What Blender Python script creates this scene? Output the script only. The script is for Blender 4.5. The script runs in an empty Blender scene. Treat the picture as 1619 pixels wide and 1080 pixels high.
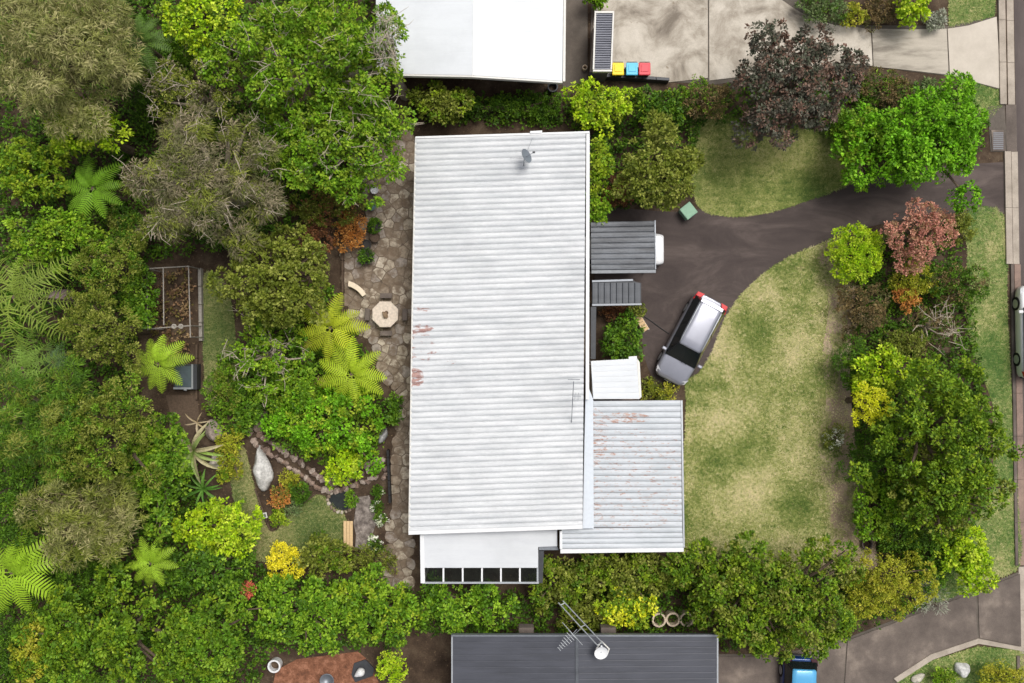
import bpy, math, random
import numpy as np
from mathutils import Vector, Matrix, geometry

# ------------------------------------------------------------------ camera, sky, sun, exposure
SC = bpy.context.scene
COL = SC.collection
CAM_H = 45.0
cam_d = bpy.data.cameras.new('camera')
cam = bpy.data.objects.new('camera', cam_d)
COL.objects.link(cam)
cam.location = (0, 0, CAM_H)
cam.rotation_euler = (0, 0, 0)
cam_d.sensor_width = 36.0
cam_d.lens = 36.0 * CAM_H / (1619 / 30.0)
cam_d.clip_end = 2000
SC.camera = cam

SUN_AZ, SUN_EL = math.radians(40), math.radians(66)      # azimuth from +Y towards +X
world = bpy.data.worlds.new('World')
SC.world = world
world.use_nodes = True
nt = world.node_tree
bgn = nt.nodes['Background']
sky = nt.nodes.new('ShaderNodeTexSky')
sky.sky_type = 'NISHITA'
sky.sun_disc = False
sky.sun_elevation = SUN_EL
sky.sun_rotation = SUN_AZ
sky.air_density = 1.0
sky.dust_density = 6.0
sky.ozone_density = 1.0
hsv = nt.nodes.new('ShaderNodeHueSaturation')            # thin white overcast
hsv.inputs['Saturation'].default_value = 0.35
nt.links.new(sky.outputs[0], hsv.inputs['Color'])
nt.links.new(hsv.outputs[0], bgn.inputs[0])
bgn.inputs[1].default_value = 0.095

sun_d = bpy.data.lights.new('sun', 'SUN')
sun_d.energy = 1.5
sun_d.angle = math.radians(26)
sun_d.color = (1.0, 0.96, 0.9)
sun = bpy.data.objects.new('sun', sun_d)
COL.objects.link(sun)
sdir = Vector((math.sin(SUN_AZ) * math.cos(SUN_EL), math.cos(SUN_AZ) * math.cos(SUN_EL), math.sin(SUN_EL)))
sun.rotation_euler = (-sdir).to_track_quat('-Z', 'Y').to_euler()
sun.location = sdir * 60

SC.view_settings.view_transform = 'Standard'
SC.view_settings.look = 'None'
SC.view_settings.exposure = 0.36
SC.view_settings.gamma = 1.0
SC.render.engine = 'CYCLES'

rng = np.random.default_rng(7)
random.seed(7)

# ------------------------------------------------------------------ helpers
def P(px, py, z=0.0):
    """point at height z that stands under/over pixel (px, py) of the photograph"""
    k = (CAM_H - z) / CAM_H / 30.0
    return Vector(((px - 809.5) * k, -(py - 540.0) * k, z))

def M(px, z=0.0):
    return px * (CAM_H - z) / CAM_H / 30.0

def lin(c):
    r = []
    for v in c[:3]:
        v = v / 255.0
        r.append(v / 12.92 if v <= 0.04045 else ((v + 0.055) / 1.055) ** 2.4)
    return tuple(r)

ORG = {}
def root(name, loc, label, cat, group=None, rz=0.0):
    o = bpy.data.objects.new(name, None)
    o.empty_display_size = 0.2
    COL.objects.link(o)
    o.location = loc
    o.rotation_euler = (0, 0, rz)
    tag(o, label, cat, group)
    ORG[o.name] = Vector(loc)
    return o

def tag(o, label=None, cat=None, group=None, kind=None):
    if label: o['label'] = label
    if cat: o['category'] = cat
    if group: o['group'] = group
    if kind: o['kind'] = kind
    return o

def link(name, me, mat=None, parent=None, color=None):
    o = bpy.data.objects.new(name, me)
    COL.objects.link(o)
    if mat is not None and not me.materials:
        me.materials.append(mat)
    if parent is not None:
        o.parent = parent
        ORG[o.name] = ORG.get(parent.name, Vector((0, 0, 0)))
    if color: o.color = (*color, 1)
    return o

class MB:
    def __init__(s): s.v, s.f = [], []
    def add(s, vs, fs):
        n = len(s.v)
        s.v += [tuple(v) for v in vs]
        s.f += [tuple(i + n for i in f) for f in fs]
        return s
    def box(s, c, d, rz=0.0, tilt=None):
        hx, hy, hz = d[0] / 2, d[1] / 2, d[2] / 2
        m = Matrix.Rotation(rz, 3, 'Z')
        if tilt is not None: m = tilt
        vs = [Vector(c) + m @ Vector((x * hx, y * hy, z * hz)) for z in (-1, 1) for x, y in ((-1, -1), (1, -1), (1, 1), (-1, 1))]
        return s.add(vs, [(3, 2, 1, 0), (4, 5, 6, 7), (0, 1, 5, 4), (1, 2, 6, 5), (2, 3, 7, 6), (3, 0, 4, 7)])
    def bbox(s, c, d, b=0.02, rz=0.0):
        """box with chamfered top and vertical edges"""
        hx, hy, hz = d[0] / 2, d[1] / 2, d[2] / 2
        m = Matrix.Rotation(rz, 3, 'Z')
        def ring(ins, z, e):
            x, y = hx - ins, hy - ins
            pts = [(-x + e, -y), (x - e, -y), (x, -y + e), (x, y - e), (x - e, y), (-x + e, y), (-x, y - e), (-x, -y + e)]
            return [Vector(c) + m @ Vector((a, q, z)) for a, q in pts]
        vs = ring(0, -hz, b) + ring(0, hz - b, b) + ring(b, hz, b)
        fs = [tuple(range(7, -1, -1)), tuple(range(16, 24))]
        for r in (0, 8):
            for i in range(8):
                j = (i + 1) % 8
                fs.append((r + i, r + j, r + 8 + j, r + 8 + i))
        return s.add(vs, fs)
    def tube(s, pts, rad, n=8, cap=True):
        pts = [Vector(p) for p in pts]
        if not hasattr(rad, '__len__'): rad = [rad] * len(pts)
        vs, fs = [], []
        ref = None
        for i, p in enumerate(pts):
            d = (pts[min(i + 1, len(pts) - 1)] - pts[max(i - 1, 0)]).normalized()
            if ref is None:
                ref = d.orthogonal().normalized()
            a = (ref - d * ref.dot(d))
            a = a.normalized() if a.length > 1e-6 else d.orthogonal().normalized()
            ref = a
            b = d.cross(a)
            for k in range(n):
                t = 2 * math.pi * k / n
                vs.append(p + (a * math.cos(t) + b * math.sin(t)) * rad[i])
        for i in range(len(pts) - 1):
            for k in range(n):
                j = (k + 1) % n
                fs.append((i * n + k, i * n + j, (i + 1) * n + j, (i + 1) * n + k))
        if cap:
            fs.append(tuple(range(n - 1, -1, -1)))
            e = (len(pts) - 1) * n
            fs.append(tuple(range(e, e + n)))
        return s.add(vs, fs)
    def lathe(s, c, prof, n=20, sx=1.0, sy=1.0):
        vs, fs = [], []
        for r, z in prof:
            for k in range(n):
                t = 2 * math.pi * k / n
                vs.append((c[0] + r * math.cos(t) * sx, c[1] + r * math.sin(t) * sy, c[2] + z))
        for i in range(len(prof) - 1):
            for k in range(n):
                j = (k + 1) % n
                fs.append((i * n + k, i * n + j, (i + 1) * n + j, (i + 1) * n + k))
        if prof[-1][0] > 1e-4: fs.append(tuple(range((len(prof) - 1) * n, len(prof) * n)))
        return s.add(vs, fs)
    def prism(s, poly, z0, z1, bev=0.0):
        """poly: list of (x, y) counter-clockwise or not; z0, z1 numbers or per-corner lists"""
        n = len(poly)
        pl = [Vector((p[0], p[1])) for p in poly]
        area = sum(pl[i].x * pl[(i + 1) % n].y - pl[(i + 1) % n].x * pl[i].y for i in range(n))
        if not hasattr(z0, '__len__'): z0 = [z0] * n
        if not hasattr(z1, '__len__'): z1 = [z1] * n
        if area < 0:
            pl.reverse(); z0 = list(z0)[::-1]; z1 = list(z1)[::-1]
        top = list(pl)
        vs = [(p.x, p.y, z0[i]) for i, p in enumerate(pl)]
        rings = [[(p.x, p.y, z1[i] - bev) for i, p in enumerate(pl)]] if bev else []
        if bev:
            top = inset(pl, bev)
        rings.append([(p.x, p.y, z1[i]) for i, p in enumerate(top)])
        for r in rings: vs += r
        fs = []
        for r in range(len(rings)):
            for i in range(n):
                j = (i + 1) % n
                fs.append((r * n + i, r * n + j, (r + 1) * n + j, (r + 1) * n + i))
        b = len(rings) * n
        tri = geometry.tessellate_polygon([[Vector((p.x, p.y, 0)) for p in top]])
        for t in tri:
            a, c, d = (top[t[0]], top[t[1]], top[t[2]])
            cr = (c.x - a.x) * (d.y - a.y) - (c.y - a.y) * (d.x - a.x)
            t = t if cr > 0 else (t[2], t[1], t[0])
            fs.append((b + t[0], b + t[1], b + t[2]))
        return s.add(vs, fs)
    def build(s, name, mat, parent=None, smooth=False, local=False, color=None, bevel=0.0):
        me = bpy.data.meshes.new(name)
        vs = s.v
        if parent is not None and not local:
            o = ORG.get(parent.name, Vector((0, 0, 0)))
            vs = [(v[0] - o.x, v[1] - o.y, v[2] - o.z) for v in vs]
        me.from_pydata(vs, [], s.f)
        me.update()
        if smooth:
            me.polygons.foreach_set('use_smooth', [True] * len(me.polygons))
        return link(name, me, mat, parent, color)

def inset(pl, d):
    n = len(pl); out = []
    for i in range(n):
        a, b, c = pl[i - 1], pl[i], pl[(i + 1) % n]
        e1 = (b - a); e2 = (c - b)
        if e1.length < 1e-6 or e2.length < 1e-6: out.append(b.copy()); continue
        e1.normalize(); e2.normalize()
        n1 = Vector((-e1.y, e1.x)); n2 = Vector((-e2.y, e2.x))
        m = n1 + n2
        if m.length < 1e-4: out.append(b + n1 * d); continue
        m.normalize()
        out.append(b + m * min(d / max(m.dot(n1), 0.4), d * 2.2))
    return out

def smooth_poly(pts, n=6):
    out = []
    k = len(pts)
    for i in range(k):
        p0, p1, p2, p3 = [Vector(pts[(i + j) % k][:2]) for j in (-1, 0, 1, 2)]
        for t in range(n):
            u = t / n
            out.append(0.5 * ((2 * p1) + (p2 - p0) * u + (2 * p0 - 5 * p1 + 4 * p2 - p3) * u * u + (3 * p1 - p0 - 3 * p2 + p3) * u ** 3))
    return out

def pxpoly(pts, z=0.0):
    return [P(x, y, z).to_2d() for x, y in pts]

def inside(poly, x, y):
    """vectorised point in polygon"""
    c = np.zeros(len(x), bool)
    n = len(poly)
    for i in range(n):
        x1, y1 = poly[i][0], poly[i][1]
        x2, y2 = poly[i - 1][0], poly[i - 1][1]
        if y1 == y2: continue
        m = ((y1 > y) != (y2 > y)) & (x < (x2 - x1) * (y - y1) / (y2 - y1) + x1)
        c ^= m
    return c

def vnoise(x, y, sc, seed):
    r = np.random.default_rng(seed)
    v = np.zeros_like(x)
    for k in range(7):
        a = r.uniform(0, 6.28); f = 6.28 / sc * r.uniform(0.5, 1.6)
        b = a + r.uniform(1.2, 1.9); g = 6.28 / sc * r.uniform(0.5, 1.6)
        v += np.sin((x * math.cos(a) + y * math.sin(a)) * f + r.uniform(0, 6.28)) * np.sin((x * math.cos(b) + y * math.sin(b)) * g + r.uniform(0, 6.28))
    return v / 2.2

# ------------------------------------------------------------------ materials
def nodes_of(name):
    m = bpy.data.materials.new(name)
    m.use_nodes = True
    t = m.node_tree
    return m, t, t.nodes['Principled BSDF']

def noise(t, scale, detail=6, rough=0.6, coord=None, stretch=None, dist=0.0):
    n = t.nodes.new('ShaderNodeTexNoise')
    n.inputs['Scale'].default_value = scale
    n.inputs['Detail'].default_value = detail
    n.inputs['Roughness'].default_value = rough
    n.inputs['Distortion'].default_value = dist
    if coord is None:
        g = t.nodes.new('ShaderNodeNewGeometry')
        coord = g.outputs['Position']
    if stretch:
        mp = t.nodes.new('ShaderNodeMapping')
        mp.inputs['Scale'].default_value = stretch[:3]
        if len(stretch) > 3: mp.inputs['Rotation'].default_value = (0, 0, stretch[3])
        t.links.new(coord, mp.inputs['Vector'])
        coord = mp.outputs[0]
    t.links.new(coord, n.inputs['Vector'])
    return n.outputs['Fac']

def ramp(t, fac, stops):
    r = t.nodes.new('ShaderNodeValToRGB')
    el = r.color_ramp.elements
    while len(el) < len(stops): el.new(0.5)
    for e, (p, c) in zip(el, stops):
        e.position = p
        e.color = (*c, 1) if len(c) == 3 else c
    t.links.new(fac, r.inputs[0])
    return r.outputs[0]

def g3(v): return (v, v, v)

def mix(t, a, b, fac, mode='MIX'):
    m = t.nodes.new('ShaderNodeMix')
    m.data_type = 'RGBA'; m.blend_type = mode
    for sock, val in ((m.inputs[0], fac), (m.inputs[6], a), (m.inputs[7], b)):
        if isinstance(val, (int, float)): sock.default_value = val
        elif isinstance(val, tuple): sock.default_value = (*val, 1) if len(val) == 3 else val
        else: t.links.new(val, sock)
    return m.outputs[2]

def bump(t, bs, h, strength=0.4, dist=0.02):
    b = t.nodes.new('ShaderNodeBump')
    b.inputs['Strength'].default_value = strength
    b.inputs['Distance'].default_value = dist
    t.links.new(h, b.inputs['Height'])
    t.links.new(b.outputs[0], bs.inputs['Normal'])

def mat_plain(name, c, rough=0.6, metal=0.0, var=0.12, scale=6.0, bmp=0.0, spec=0.4, coat=0.0):
    m, t, b = nodes_of(name)
    c = lin(c)
    n = noise(t, scale)
    k = ramp(t, n, [(0.3, tuple(x * (1 - var) for x in c)), (0.7, tuple(min(1, x * (1 + var)) for x in c))])
    t.links.new(k, b.inputs['Base Color'])
    b.inputs['Roughness'].default_value = rough
    b.inputs['Metallic'].default_value = metal
    b.inputs['Specular IOR Level'].default_value = spec
    b.inputs['Coat Weight'].default_value = coat
    if bmp:
        bump(t, b, noise(t, scale * 8, 4), bmp, 0.01)
    return m

def mat_ground(name, stops, scale, fine=14.0, rough=0.95, bmp=0.5, speck=None, stretch=None, dist=0.0, fine_amt=0.35):
    m, t, b = nodes_of(name)
    n1 = noise(t, scale, 8, 0.65, stretch=stretch, dist=dist)
    c = ramp(t, n1, [(p, lin(k)) for p, k in stops])
    n2 = noise(t, fine, 8, 0.7)
    f = ramp(t, n2, [(0.3, g3(1 - fine_amt)), (0.7, g3(1 + fine_amt * 0.6))])
    c = mix(t, c, f, 1.0, 'MULTIPLY')
    if speck:
        n3 = noise(t, speck[0], 5, 0.6)
        f3 = ramp(t, n3, [(speck[1], g3(0)), (speck[1] + 0.06, g3(1))])
        c = mix(t, c, lin(speck[2]), f3)
    t.links.new(c, b.inputs['Base Color'])
    b.inputs['Roughness'].default_value = rough
    b.inputs['Specular IOR Level'].default_value = 0.2
    bump(t, b, n2, bmp, 0.03)
    return m

def mat_leaf(name='foliage', attr=True, trans=0.2):
    m, t, b = nodes_of(name)
    if attr:
        a = t.nodes.new('ShaderNodeAttribute'); a.attribute_name = 'Col'
        c = a.outputs['Color']
    else:
        a = t.nodes.new('ShaderNodeObjectInfo')
        n = noise(t, 7.0)
        c = mix(t, a.outputs['Color'], ramp(t, n, [(0.3, g3(0.75)), (0.7, g3(1.2))]), 1.0, 'MULTIPLY')
    t.links.new(c, b.inputs['Base Color'])
    b.inputs['Roughness'].default_value = 0.55
    b.inputs['Specular IOR Level'].default_value = 0.25
    tr = t.nodes.new('ShaderNodeBsdfTranslucent')
    t.links.new(c, tr.inputs[0])
    mx = t.nodes.new('ShaderNodeMixShader')
    mx.inputs[0].default_value = trans
    t.links.new(b.outputs[0], mx.inputs[1]); t.links.new(tr.outputs[0], mx.inputs[2])
    t.links.new(mx.outputs[0], t.nodes['Material Output'].inputs[0])
    return m

def mat_objcol(name, rough=0.9, scale=9.0, amt=0.35, dirt=None, bmp=0.5):
    """stone: colour from the object, mottled by noise"""
    m, t, b = nodes_of(name)
    a = t.nodes.new('ShaderNodeObjectInfo')
    n = noise(t, scale, 8, 0.7)
    c = mix(t, a.outputs['Color'], ramp(t, n, [(0.3, g3(1 - amt)), (0.7, g3(1 + amt * 0.5))]), 1.0, 'MULTIPLY')
    if dirt:
        n2 = noise(t, dirt[0], 6, 0.65)
        c = mix(t, c, lin(dirt[2]), ramp(t, n2, [(dirt[1], g3(0)), (dirt[1] + 0.14, g3(0.85))]))
    t.links.new(c, b.inputs['Base Color'])
    b.inputs['Roughness'].default_value = rough
    b.inputs['Specular IOR Level'].default_value = 0.2
    bump(t, b, noise(t, scale * 3, 6), bmp, 0.02)
    return m

def mat_roof(name, base, grime, rust=None, box=None, rough=0.5, gam=0.5, spots=None, metal=0.0, var=0.12):
    """painted sheet metal: soft grime streaks along x, rust breaking through inside the given patches"""
    m, t, b = nodes_of(name)
    n = noise(t, 1.3, 8, 0.65, stretch=(0.35, 2.2, 1))
    c = ramp(t, n, [(0.36, lin(grime)), (0.6, lin(base))])
    nd = noise(t, 0.5, 5, 0.6)
    c = mix(t, c, ramp(t, nd, [(0.36, g3(0.93)), (0.55, g3(1.0))]), 1.0, 'MULTIPLY')
    n2 = noise(t, 9, 6, 0.7, stretch=(0.6, 2.0, 1))
    c = mix(t, c, ramp(t, n2, [(0.3, g3(1 - var)), (0.65, g3(1.0))]), 1.0, 'MULTIPLY')
    if rust:
        geo = t.nodes.new('ShaderNodeNewGeometry')
        tot = None
        for (cx, cy, sx, sy, amp) in box:
            mp = t.nodes.new('ShaderNodeMapping'); mp.vector_type = 'TEXTURE'
            mp.inputs['Location'].default_value = (cx, cy, 0); mp.inputs['Scale'].default_value = (sx, sy, 1e6)
            t.links.new(geo.outputs['Position'], mp.inputs[0])
            ln = t.nodes.new('ShaderNodeVectorMath'); ln.operation = 'LENGTH'
            t.links.new(mp.outputs[0], ln.inputs[0])
            mr = t.nodes.new('ShaderNodeMapRange')
            mr.inputs[1].default_value = 1.0; mr.inputs[2].default_value = 0.72
            mr.inputs[3].default_value = 0.0; mr.inputs[4].default_value = amp
            t.links.new(ln.outputs['Value'], mr.inputs[0])
            if tot is None: tot = mr.outputs[0]
            else:
                ad = t.nodes.new('ShaderNodeMath'); ad.operation = 'MAXIMUM'
                t.links.new(tot, ad.inputs[0]); t.links.new(mr.outputs[0], ad.inputs[1]); tot = ad.outputs[0]
        nr = noise(t, spots or 3.2, 7, 0.7, stretch=(0.55, 1.7, 1))
        ad = t.nodes.new('ShaderNodeMath'); ad.operation = 'ADD'
        t.links.new(tot, ad.inputs[0]); t.links.new(nr, ad.inputs[1])
        fac = ramp(t, ad.outputs[0], [(0.84, g3(0)), (0.93, g3(0.85))])
        rc = ramp(t, noise(t, 11, 4), [(0.35, lin(rust[0])), (0.65, lin(rust[1]))])
        c = mix(t, c, rc, fac)
    t.links.new(c, b.inputs['Base Color'])
    b.inputs['Roughness'].default_value = rough
    b.inputs['Metallic'].default_value = metal
    b.inputs['Specular IOR Level'].default_value = 0.35
    return m

MT = {}
MT['soil'] = mat_ground('soil', [(0.3, (52, 42, 34)), (0.5, (78, 64, 52)), (0.7, (104, 90, 74))], 0.9, 12, speck=(7, 0.62, (126, 108, 84)))
MT['lawn'] = mat_ground('lawn', [(0.34, (112, 118, 66)), (0.46, (130, 132, 78)), (0.58, (144, 142, 90)), (0.7, (146, 134, 96))], 1.1, 9)
MT['lawn_green'] = mat_ground('lawn_green', [(0.32, (70, 98, 40)), (0.5, (104, 124, 58)), (0.7, (136, 138, 84))], 0.5, 9)
MT['asphalt'] = mat_ground('asphalt', [(0.3, (68, 60, 58)), (0.5, (80, 71, 68)), (0.72, (106, 95, 90))], 0.55, 40, 0.85, 0.3, stretch=(0.5, 1.3, 1, -0.4), dist=0.8, fine_amt=0.18)
MT['road'] = mat_ground('road', [(0.3, (84, 76, 74)), (0.7, (104, 95, 92))], 0.8, 45, 0.85, 0.3, stretch=(1.4, 0.3, 1), fine_amt=0.2)
MT['concrete'] = mat_ground('concrete', [(0.34, (124, 115, 104)), (0.45, (164, 155, 142)), (0.56, (194, 186, 173)), (0.7, (208, 200, 188))], 0.5, 22, 0.9, 0.15, dist=0.5, fine_amt=0.14, speck=(3.0, 0.66, (140, 128, 112)))
MT['concrete_clean'] = mat_ground('concrete_clean', [(0.3, (184, 175, 162)), (0.6, (202, 193, 180))], 0.7, 25, 0.9, 0.1, fine_amt=0.07)
MT['concrete_tyre'] = mat_ground('concrete_tyre', [(0.38, (128, 121, 111)), (0.52, (180, 172, 159)), (0.7, (200, 191, 178))], 0.9, 25, 0.9, 0.1, stretch=(0.22, 1.1, 1), fine_amt=0.1)
MT['concrete_grey'] = mat_ground('concrete_grey', [(0.3, (90, 82, 77)), (0.55, (114, 104, 97)), (0.72, (146, 134, 123))], 0.7, 20, 0.92, 0.25, fine_amt=0.22)
MT['concrete_mottled'] = mat_ground('concrete_mottled', [(0.36, (92, 84, 80)), (0.5, (126, 117, 110)), (0.64, (166, 156, 148))], 3.0, 20, 0.92, 0.4, fine_amt=0.35)
MT['concrete_dark'] = mat_ground('concrete_dark', [(0.3, (84, 78, 72)), (0.7, (112, 104, 96))], 0.8, 18, 0.92, 0.25, fine_amt=0.2)
MT['kerb'] = mat_ground('kerb', [(0.3, (150, 140, 128)), (0.6, (182, 171, 158))], 0.9, 18, 0.92, 0.2, fine_amt=0.18)
MT['gutter_brown'] = mat_ground('gutter_brown', [(0.3, (122, 106, 98)), (0.6, (152, 130, 118))], 0.9, 18, 0.92, 0.2, fine_amt=0.2)
MT['mulch'] = mat_ground('mulch', [(0.34, (104, 70, 54)), (0.5, (136, 92, 70)), (0.66, (166, 118, 94))], 2.6, 16, 0.95, 0.6, fine_amt=0.4)
MT['patio_dirt'] = mat_ground('patio_dirt', [(0.3, (92, 80, 68)), (0.5, (118, 104, 90)), (0.7, (140, 124, 106))], 1.4, 12, fine_amt=0.4)
MT['dry_soil'] = mat_ground('dry_soil', [(0.3, (146, 128, 108)), (0.5, (174, 154, 130)), (0.7, (192, 174, 148))], 1.2, 12, fine_amt=0.35)
MT['foliage'] = mat_leaf()
MT['frond'] = mat_leaf('frond', attr=False, trans=0.35)
MT['bark'] = mat_plain('bark', (98, 84, 70), 0.9, var=0.4, scale=9, bmp=0.5)
MT['bark_pale'] = mat_plain('bark_pale', (176, 164, 146), 0.9, var=0.25, scale=9, bmp=0.4)
MT['stone'] = mat_objcol('stone', amt=0.45, scale=7, dirt=(2.2, 0.44, (112, 96, 80)))
MT['rock'] = mat_objcol('rock', scale=6, amt=0.5, bmp=0.8)
MT['white_paint'] = mat_plain('white_paint', (224, 225, 226), 0.45, var=0.05)
MT['offwhite'] = mat_plain('offwhite', (216, 214, 208), 0.5, var=0.06)
MT['wall'] = mat_plain('wall', (188, 176, 160), 0.85, var=0.08, scale=3, bmp=0.2)
MT['brick'] = mat_plain('brick', (140, 92, 72), 0.9, var=0.2, scale=5, bmp=0.3)
MT['grey_metal'] = mat_plain('grey_metal', (128, 132, 138), 0.45, 0.6, 0.1)
MT['dark_metal'] = mat_plain('dark_metal', (62, 64, 68), 0.5, 0.2, 0.15)
MT['galv'] = mat_plain('galv', (176, 180, 184), 0.4, 0.5, 0.1)
MT['grate'] = mat_plain('grate', (128, 130, 136), 0.7, 0, 0.1)
MT['gutter_grey'] = mat_plain('gutter_grey', (138, 142, 146), 0.6, 0, 0.15)
MT['black'] = mat_plain('black', (26, 26, 28), 0.6, 0, 0.2)
MT['rubber'] = mat_plain('rubber', (30, 30, 31), 0.85, 0, 0.2)
MT['timber'] = mat_plain('timber', (206, 176, 132), 0.7, 0, 0.12, 12, 0.2)
MT['timber_dark'] = mat_plain('timber_dark', (88, 72, 58), 0.8, 0, 0.3, 10, 0.3)
MT['terracotta'] = mat_plain('terracotta', (176, 116, 84), 0.85, 0, 0.2, 8)
MT['pale_stone'] = mat_plain('pale_stone', (214, 200, 184), 0.85, 0, 0.18, 8, 0.3)
def mat_glass(name, c):
    m, t, b = nodes_of(name)
    n = noise(t, 2.0)
    t.links.new(ramp(t, n, [(0.3, tuple(x * 0.7 for x in lin(c))), (0.7, lin(c))]), b.inputs['Base Color'])
    b.inputs['Roughness'].default_value = 0.08
    b.inputs['Specular IOR Level'].default_value = 0.6
    return m
MT['glass'] = mat_glass('glass', (30, 36, 38))
def mat_water():
    m, t, b = nodes_of('pond_water')
    n = noise(t, 3.0)
    t.links.new(ramp(t, n, [(0.3, lin((28, 32, 32))), (0.7, lin((46, 52, 48)))]), b.inputs['Base Color'])
    b.inputs['Roughness'].default_value = 0.12
    bump(t, b, noise(t, 9), 0.15, 0.02)
    return m
MT['water'] = mat_water()
def car_paint(name, c, metal=0.3):
    return mat_plain(name, c, 0.28, metal, 0.05, 2.0, spec=0.5, coat=0.6)

# ------------------------------------------------------------------ the ground
def sheet(name, poly, z, mat, label=None, kind='structure', cat=None):
    pts = [Vector((p[0], p[1], 0)) for p in poly]
    tri = geometry.tessellate_polygon([pts])
    fs = []
    for t in tri:
        a, b, c = pts[t[0]], pts[t[1]], pts[t[2]]
        fs.append(t if (b - a).cross(c - a).z > 0 else (t[2], t[1], t[0]))
    me = bpy.data.meshes.new(name)
    me.from_pydata([(p.x, p.y, z) for p in pts], [], fs)
    o = link(name, me, mat)
    tag(o, label, cat, None, kind)
    return o

g = MB(); R0 = 500.0
g.add([(-R0, -R0, 0), (R0, -R0, 0), (R0, R0, 0), (-R0, R0, 0)], [(0, 1, 2, 3)])
tag(g.build('ground', MT['soil']), 'dark brown garden soil and leaf litter between the plants', None, None, 'structure')

LAWN_FRONT = [(1085, 640), (1082, 605), (1104, 590), (1124, 560), (1148, 500), (1182, 455), (1232, 415), (1290, 388), (1335, 378), (1345, 440), (1340, 520), (1336, 600), (1345, 700), (1360, 800), (1372, 860), (1370, 905), (1200, 905), (1085, 900)]
LAWN_NORTH = [(1096, 190), (1200, 185), (1330, 190), (1360, 240), (1348, 288), (1262, 322), (1205, 338), (1150, 342), (1108, 330), (1096, 290)]
VERGE = [(1525, 338), (1587, 340), (1592, 480), (1600, 640), (1608, 780), (1612, 892), (1560, 918), (1480, 952), (1450, 930), (1530, 840), (1570, 760), (1570, 640), (1540, 560), (1525, 480), (1530, 400)]
VERGE_TOP = [(1500, -40), (1574, -40), (1572, 26), (1500, 43)]
VERGE_MID = [(1520, 124), (1578, 143), (1584, 166), (1560, 190), (1500, 160)]
VERGE_LOW = [(1415, 1082), (1455, 1050), (1545, 1022), (1640, 1030), (1660, 1140), (1400, 1140)]
LAWN_BACK = [(366, 735), (384, 705), (400, 760), (412, 806), (432, 842), (470, 800), (505, 782), (528, 800), (545, 815), (546, 870), (400, 885), (372, 800)]
LAWN_SIDE = [(322, 436), (352, 445), (366, 480), (372, 530), (372, 600), (350, 640), (330, 640), (322, 560)]
z = 0.008
for nm, pl, mt, lb in (('lawn', LAWN_FRONT, 'lawn', 'patchy dry front lawn beside the curved driveway'), ('lawn', LAWN_NORTH, 'lawn_green', 'small green lawn north of the driveway'),
                       ('verge_lawn', VERGE, 'lawn_green', 'grass verge along the road'), ('verge_lawn', VERGE_TOP, 'lawn_green', 'grass verge above the concrete driveway'),
                       ('verge_lawn', VERGE_MID, 'lawn_green', 'grass verge below the concrete driveway'), ('verge_lawn', VERGE_LOW, 'lawn_green', 'grass corner in the lower right'),
                       ('lawn', LAWN_BACK, 'lawn_green', 'back garden lawn by the pond'), ('lawn', LAWN_SIDE, 'lawn_green', 'shaded grass path beside the garden beds')):
    sheet(nm, pxpoly(pl) if nm == 'verge_lawn' else smooth_poly(pxpoly(pl), 5), z, MT[mt], lb)

sheet('bare_soil', smooth_poly(pxpoly([(1292, 400), (1330, 382), (1352, 440), (1348, 520), (1344, 600), (1353, 700), (1372, 800), (1384, 860), (1380, 900), (1300, 900), (1312, 820), (1300, 760), (1290, 700), (1306, 640), (1300, 560), (1310, 480)]), 5), 0.0095, MT['dry_soil'], 'dry bare soil at the right edge of the front lawn')
DRIVE = [(940, 325), (1060, 335), (1108, 331), (1150, 343), (1205, 339), (1262, 323), (1350, 288), (1420, 272), (1500, 262), (1592, 256)]
DRIVE2 = [(1590, 338), (1530, 338), (1440, 346), (1345, 366), (1288, 389), (1230, 417), (1182, 456), (1148, 501), (1124, 560), (1100, 592), (1070, 612), (1035, 600), (1018, 560), (1012, 505), (1000, 470), (940, 470)]
def curve(pts, n=5):
    out = []
    k = len(pts)
    for i in range(k - 1):
        p0, p1, p2, p3 = [Vector(pts[min(max(i + j, 0), k - 1)]) for j in (-1, 0, 1, 2)]
        for t in range(n):
            u = t / n
            out.append(0.5 * ((2 * p1) + (p2 - p0) * u + (2 * p0 - 5 * p1 + 4 * p2 - p3) * u * u + (3 * p1 - p0 - 3 * p2 + p3) * u ** 3))
    out.append(Vector(pts[-1]))
    return [(p[0], p[1]) for p in out]
sheet('driveway', pxpoly(curve(DRIVE) + curve(DRIVE2)), 0.016, MT['asphalt'], 'dark asphalt driveway curving from the road to the carport')

# neighbour's concrete driveway: slabs
dv = MB().prism(pxpoly([(936, -30), (1240, -30), (1282, 24), (1340, 40), (1500, 41), (1574, 26), (1580, 142), (1498, 120), (1350, 102), (1130, 134), (932, 122)]), 0.0, 0.02).build('concrete_driveway', MT['concrete_dark'])
tag(dv, 'pale stained concrete driveway of the white-roofed house', None, None, 'structure')
SLABS = [([(947, -90), (1118.5, -90), (1119, 124), (1054, 131), (932, 121)], 'concrete'),
         ([(1120.5, -90), (1212, -90), (1232, -2), (1258, 16), (1282, 29), (1318, 40), (1376, 46), (1379, 105), (1345, 101), (1121, 128)], 'concrete'),
         ([(1378, 46), (1440, 47), (1496, 46), (1499, 119), (1440, 112), (1380.5, 106)], 'concrete_tyre'),
         ([(1497.5, 46), (1530, 41), (1575, 27), (1578, 80), (1581, 141), (1501, 120)], 'concrete_clean')]
for pl, mt in SLABS:
    MB().prism(pxpoly(pl), 0.0, 0.06, 0.008).build('slab', MT[mt], dv)
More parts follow.
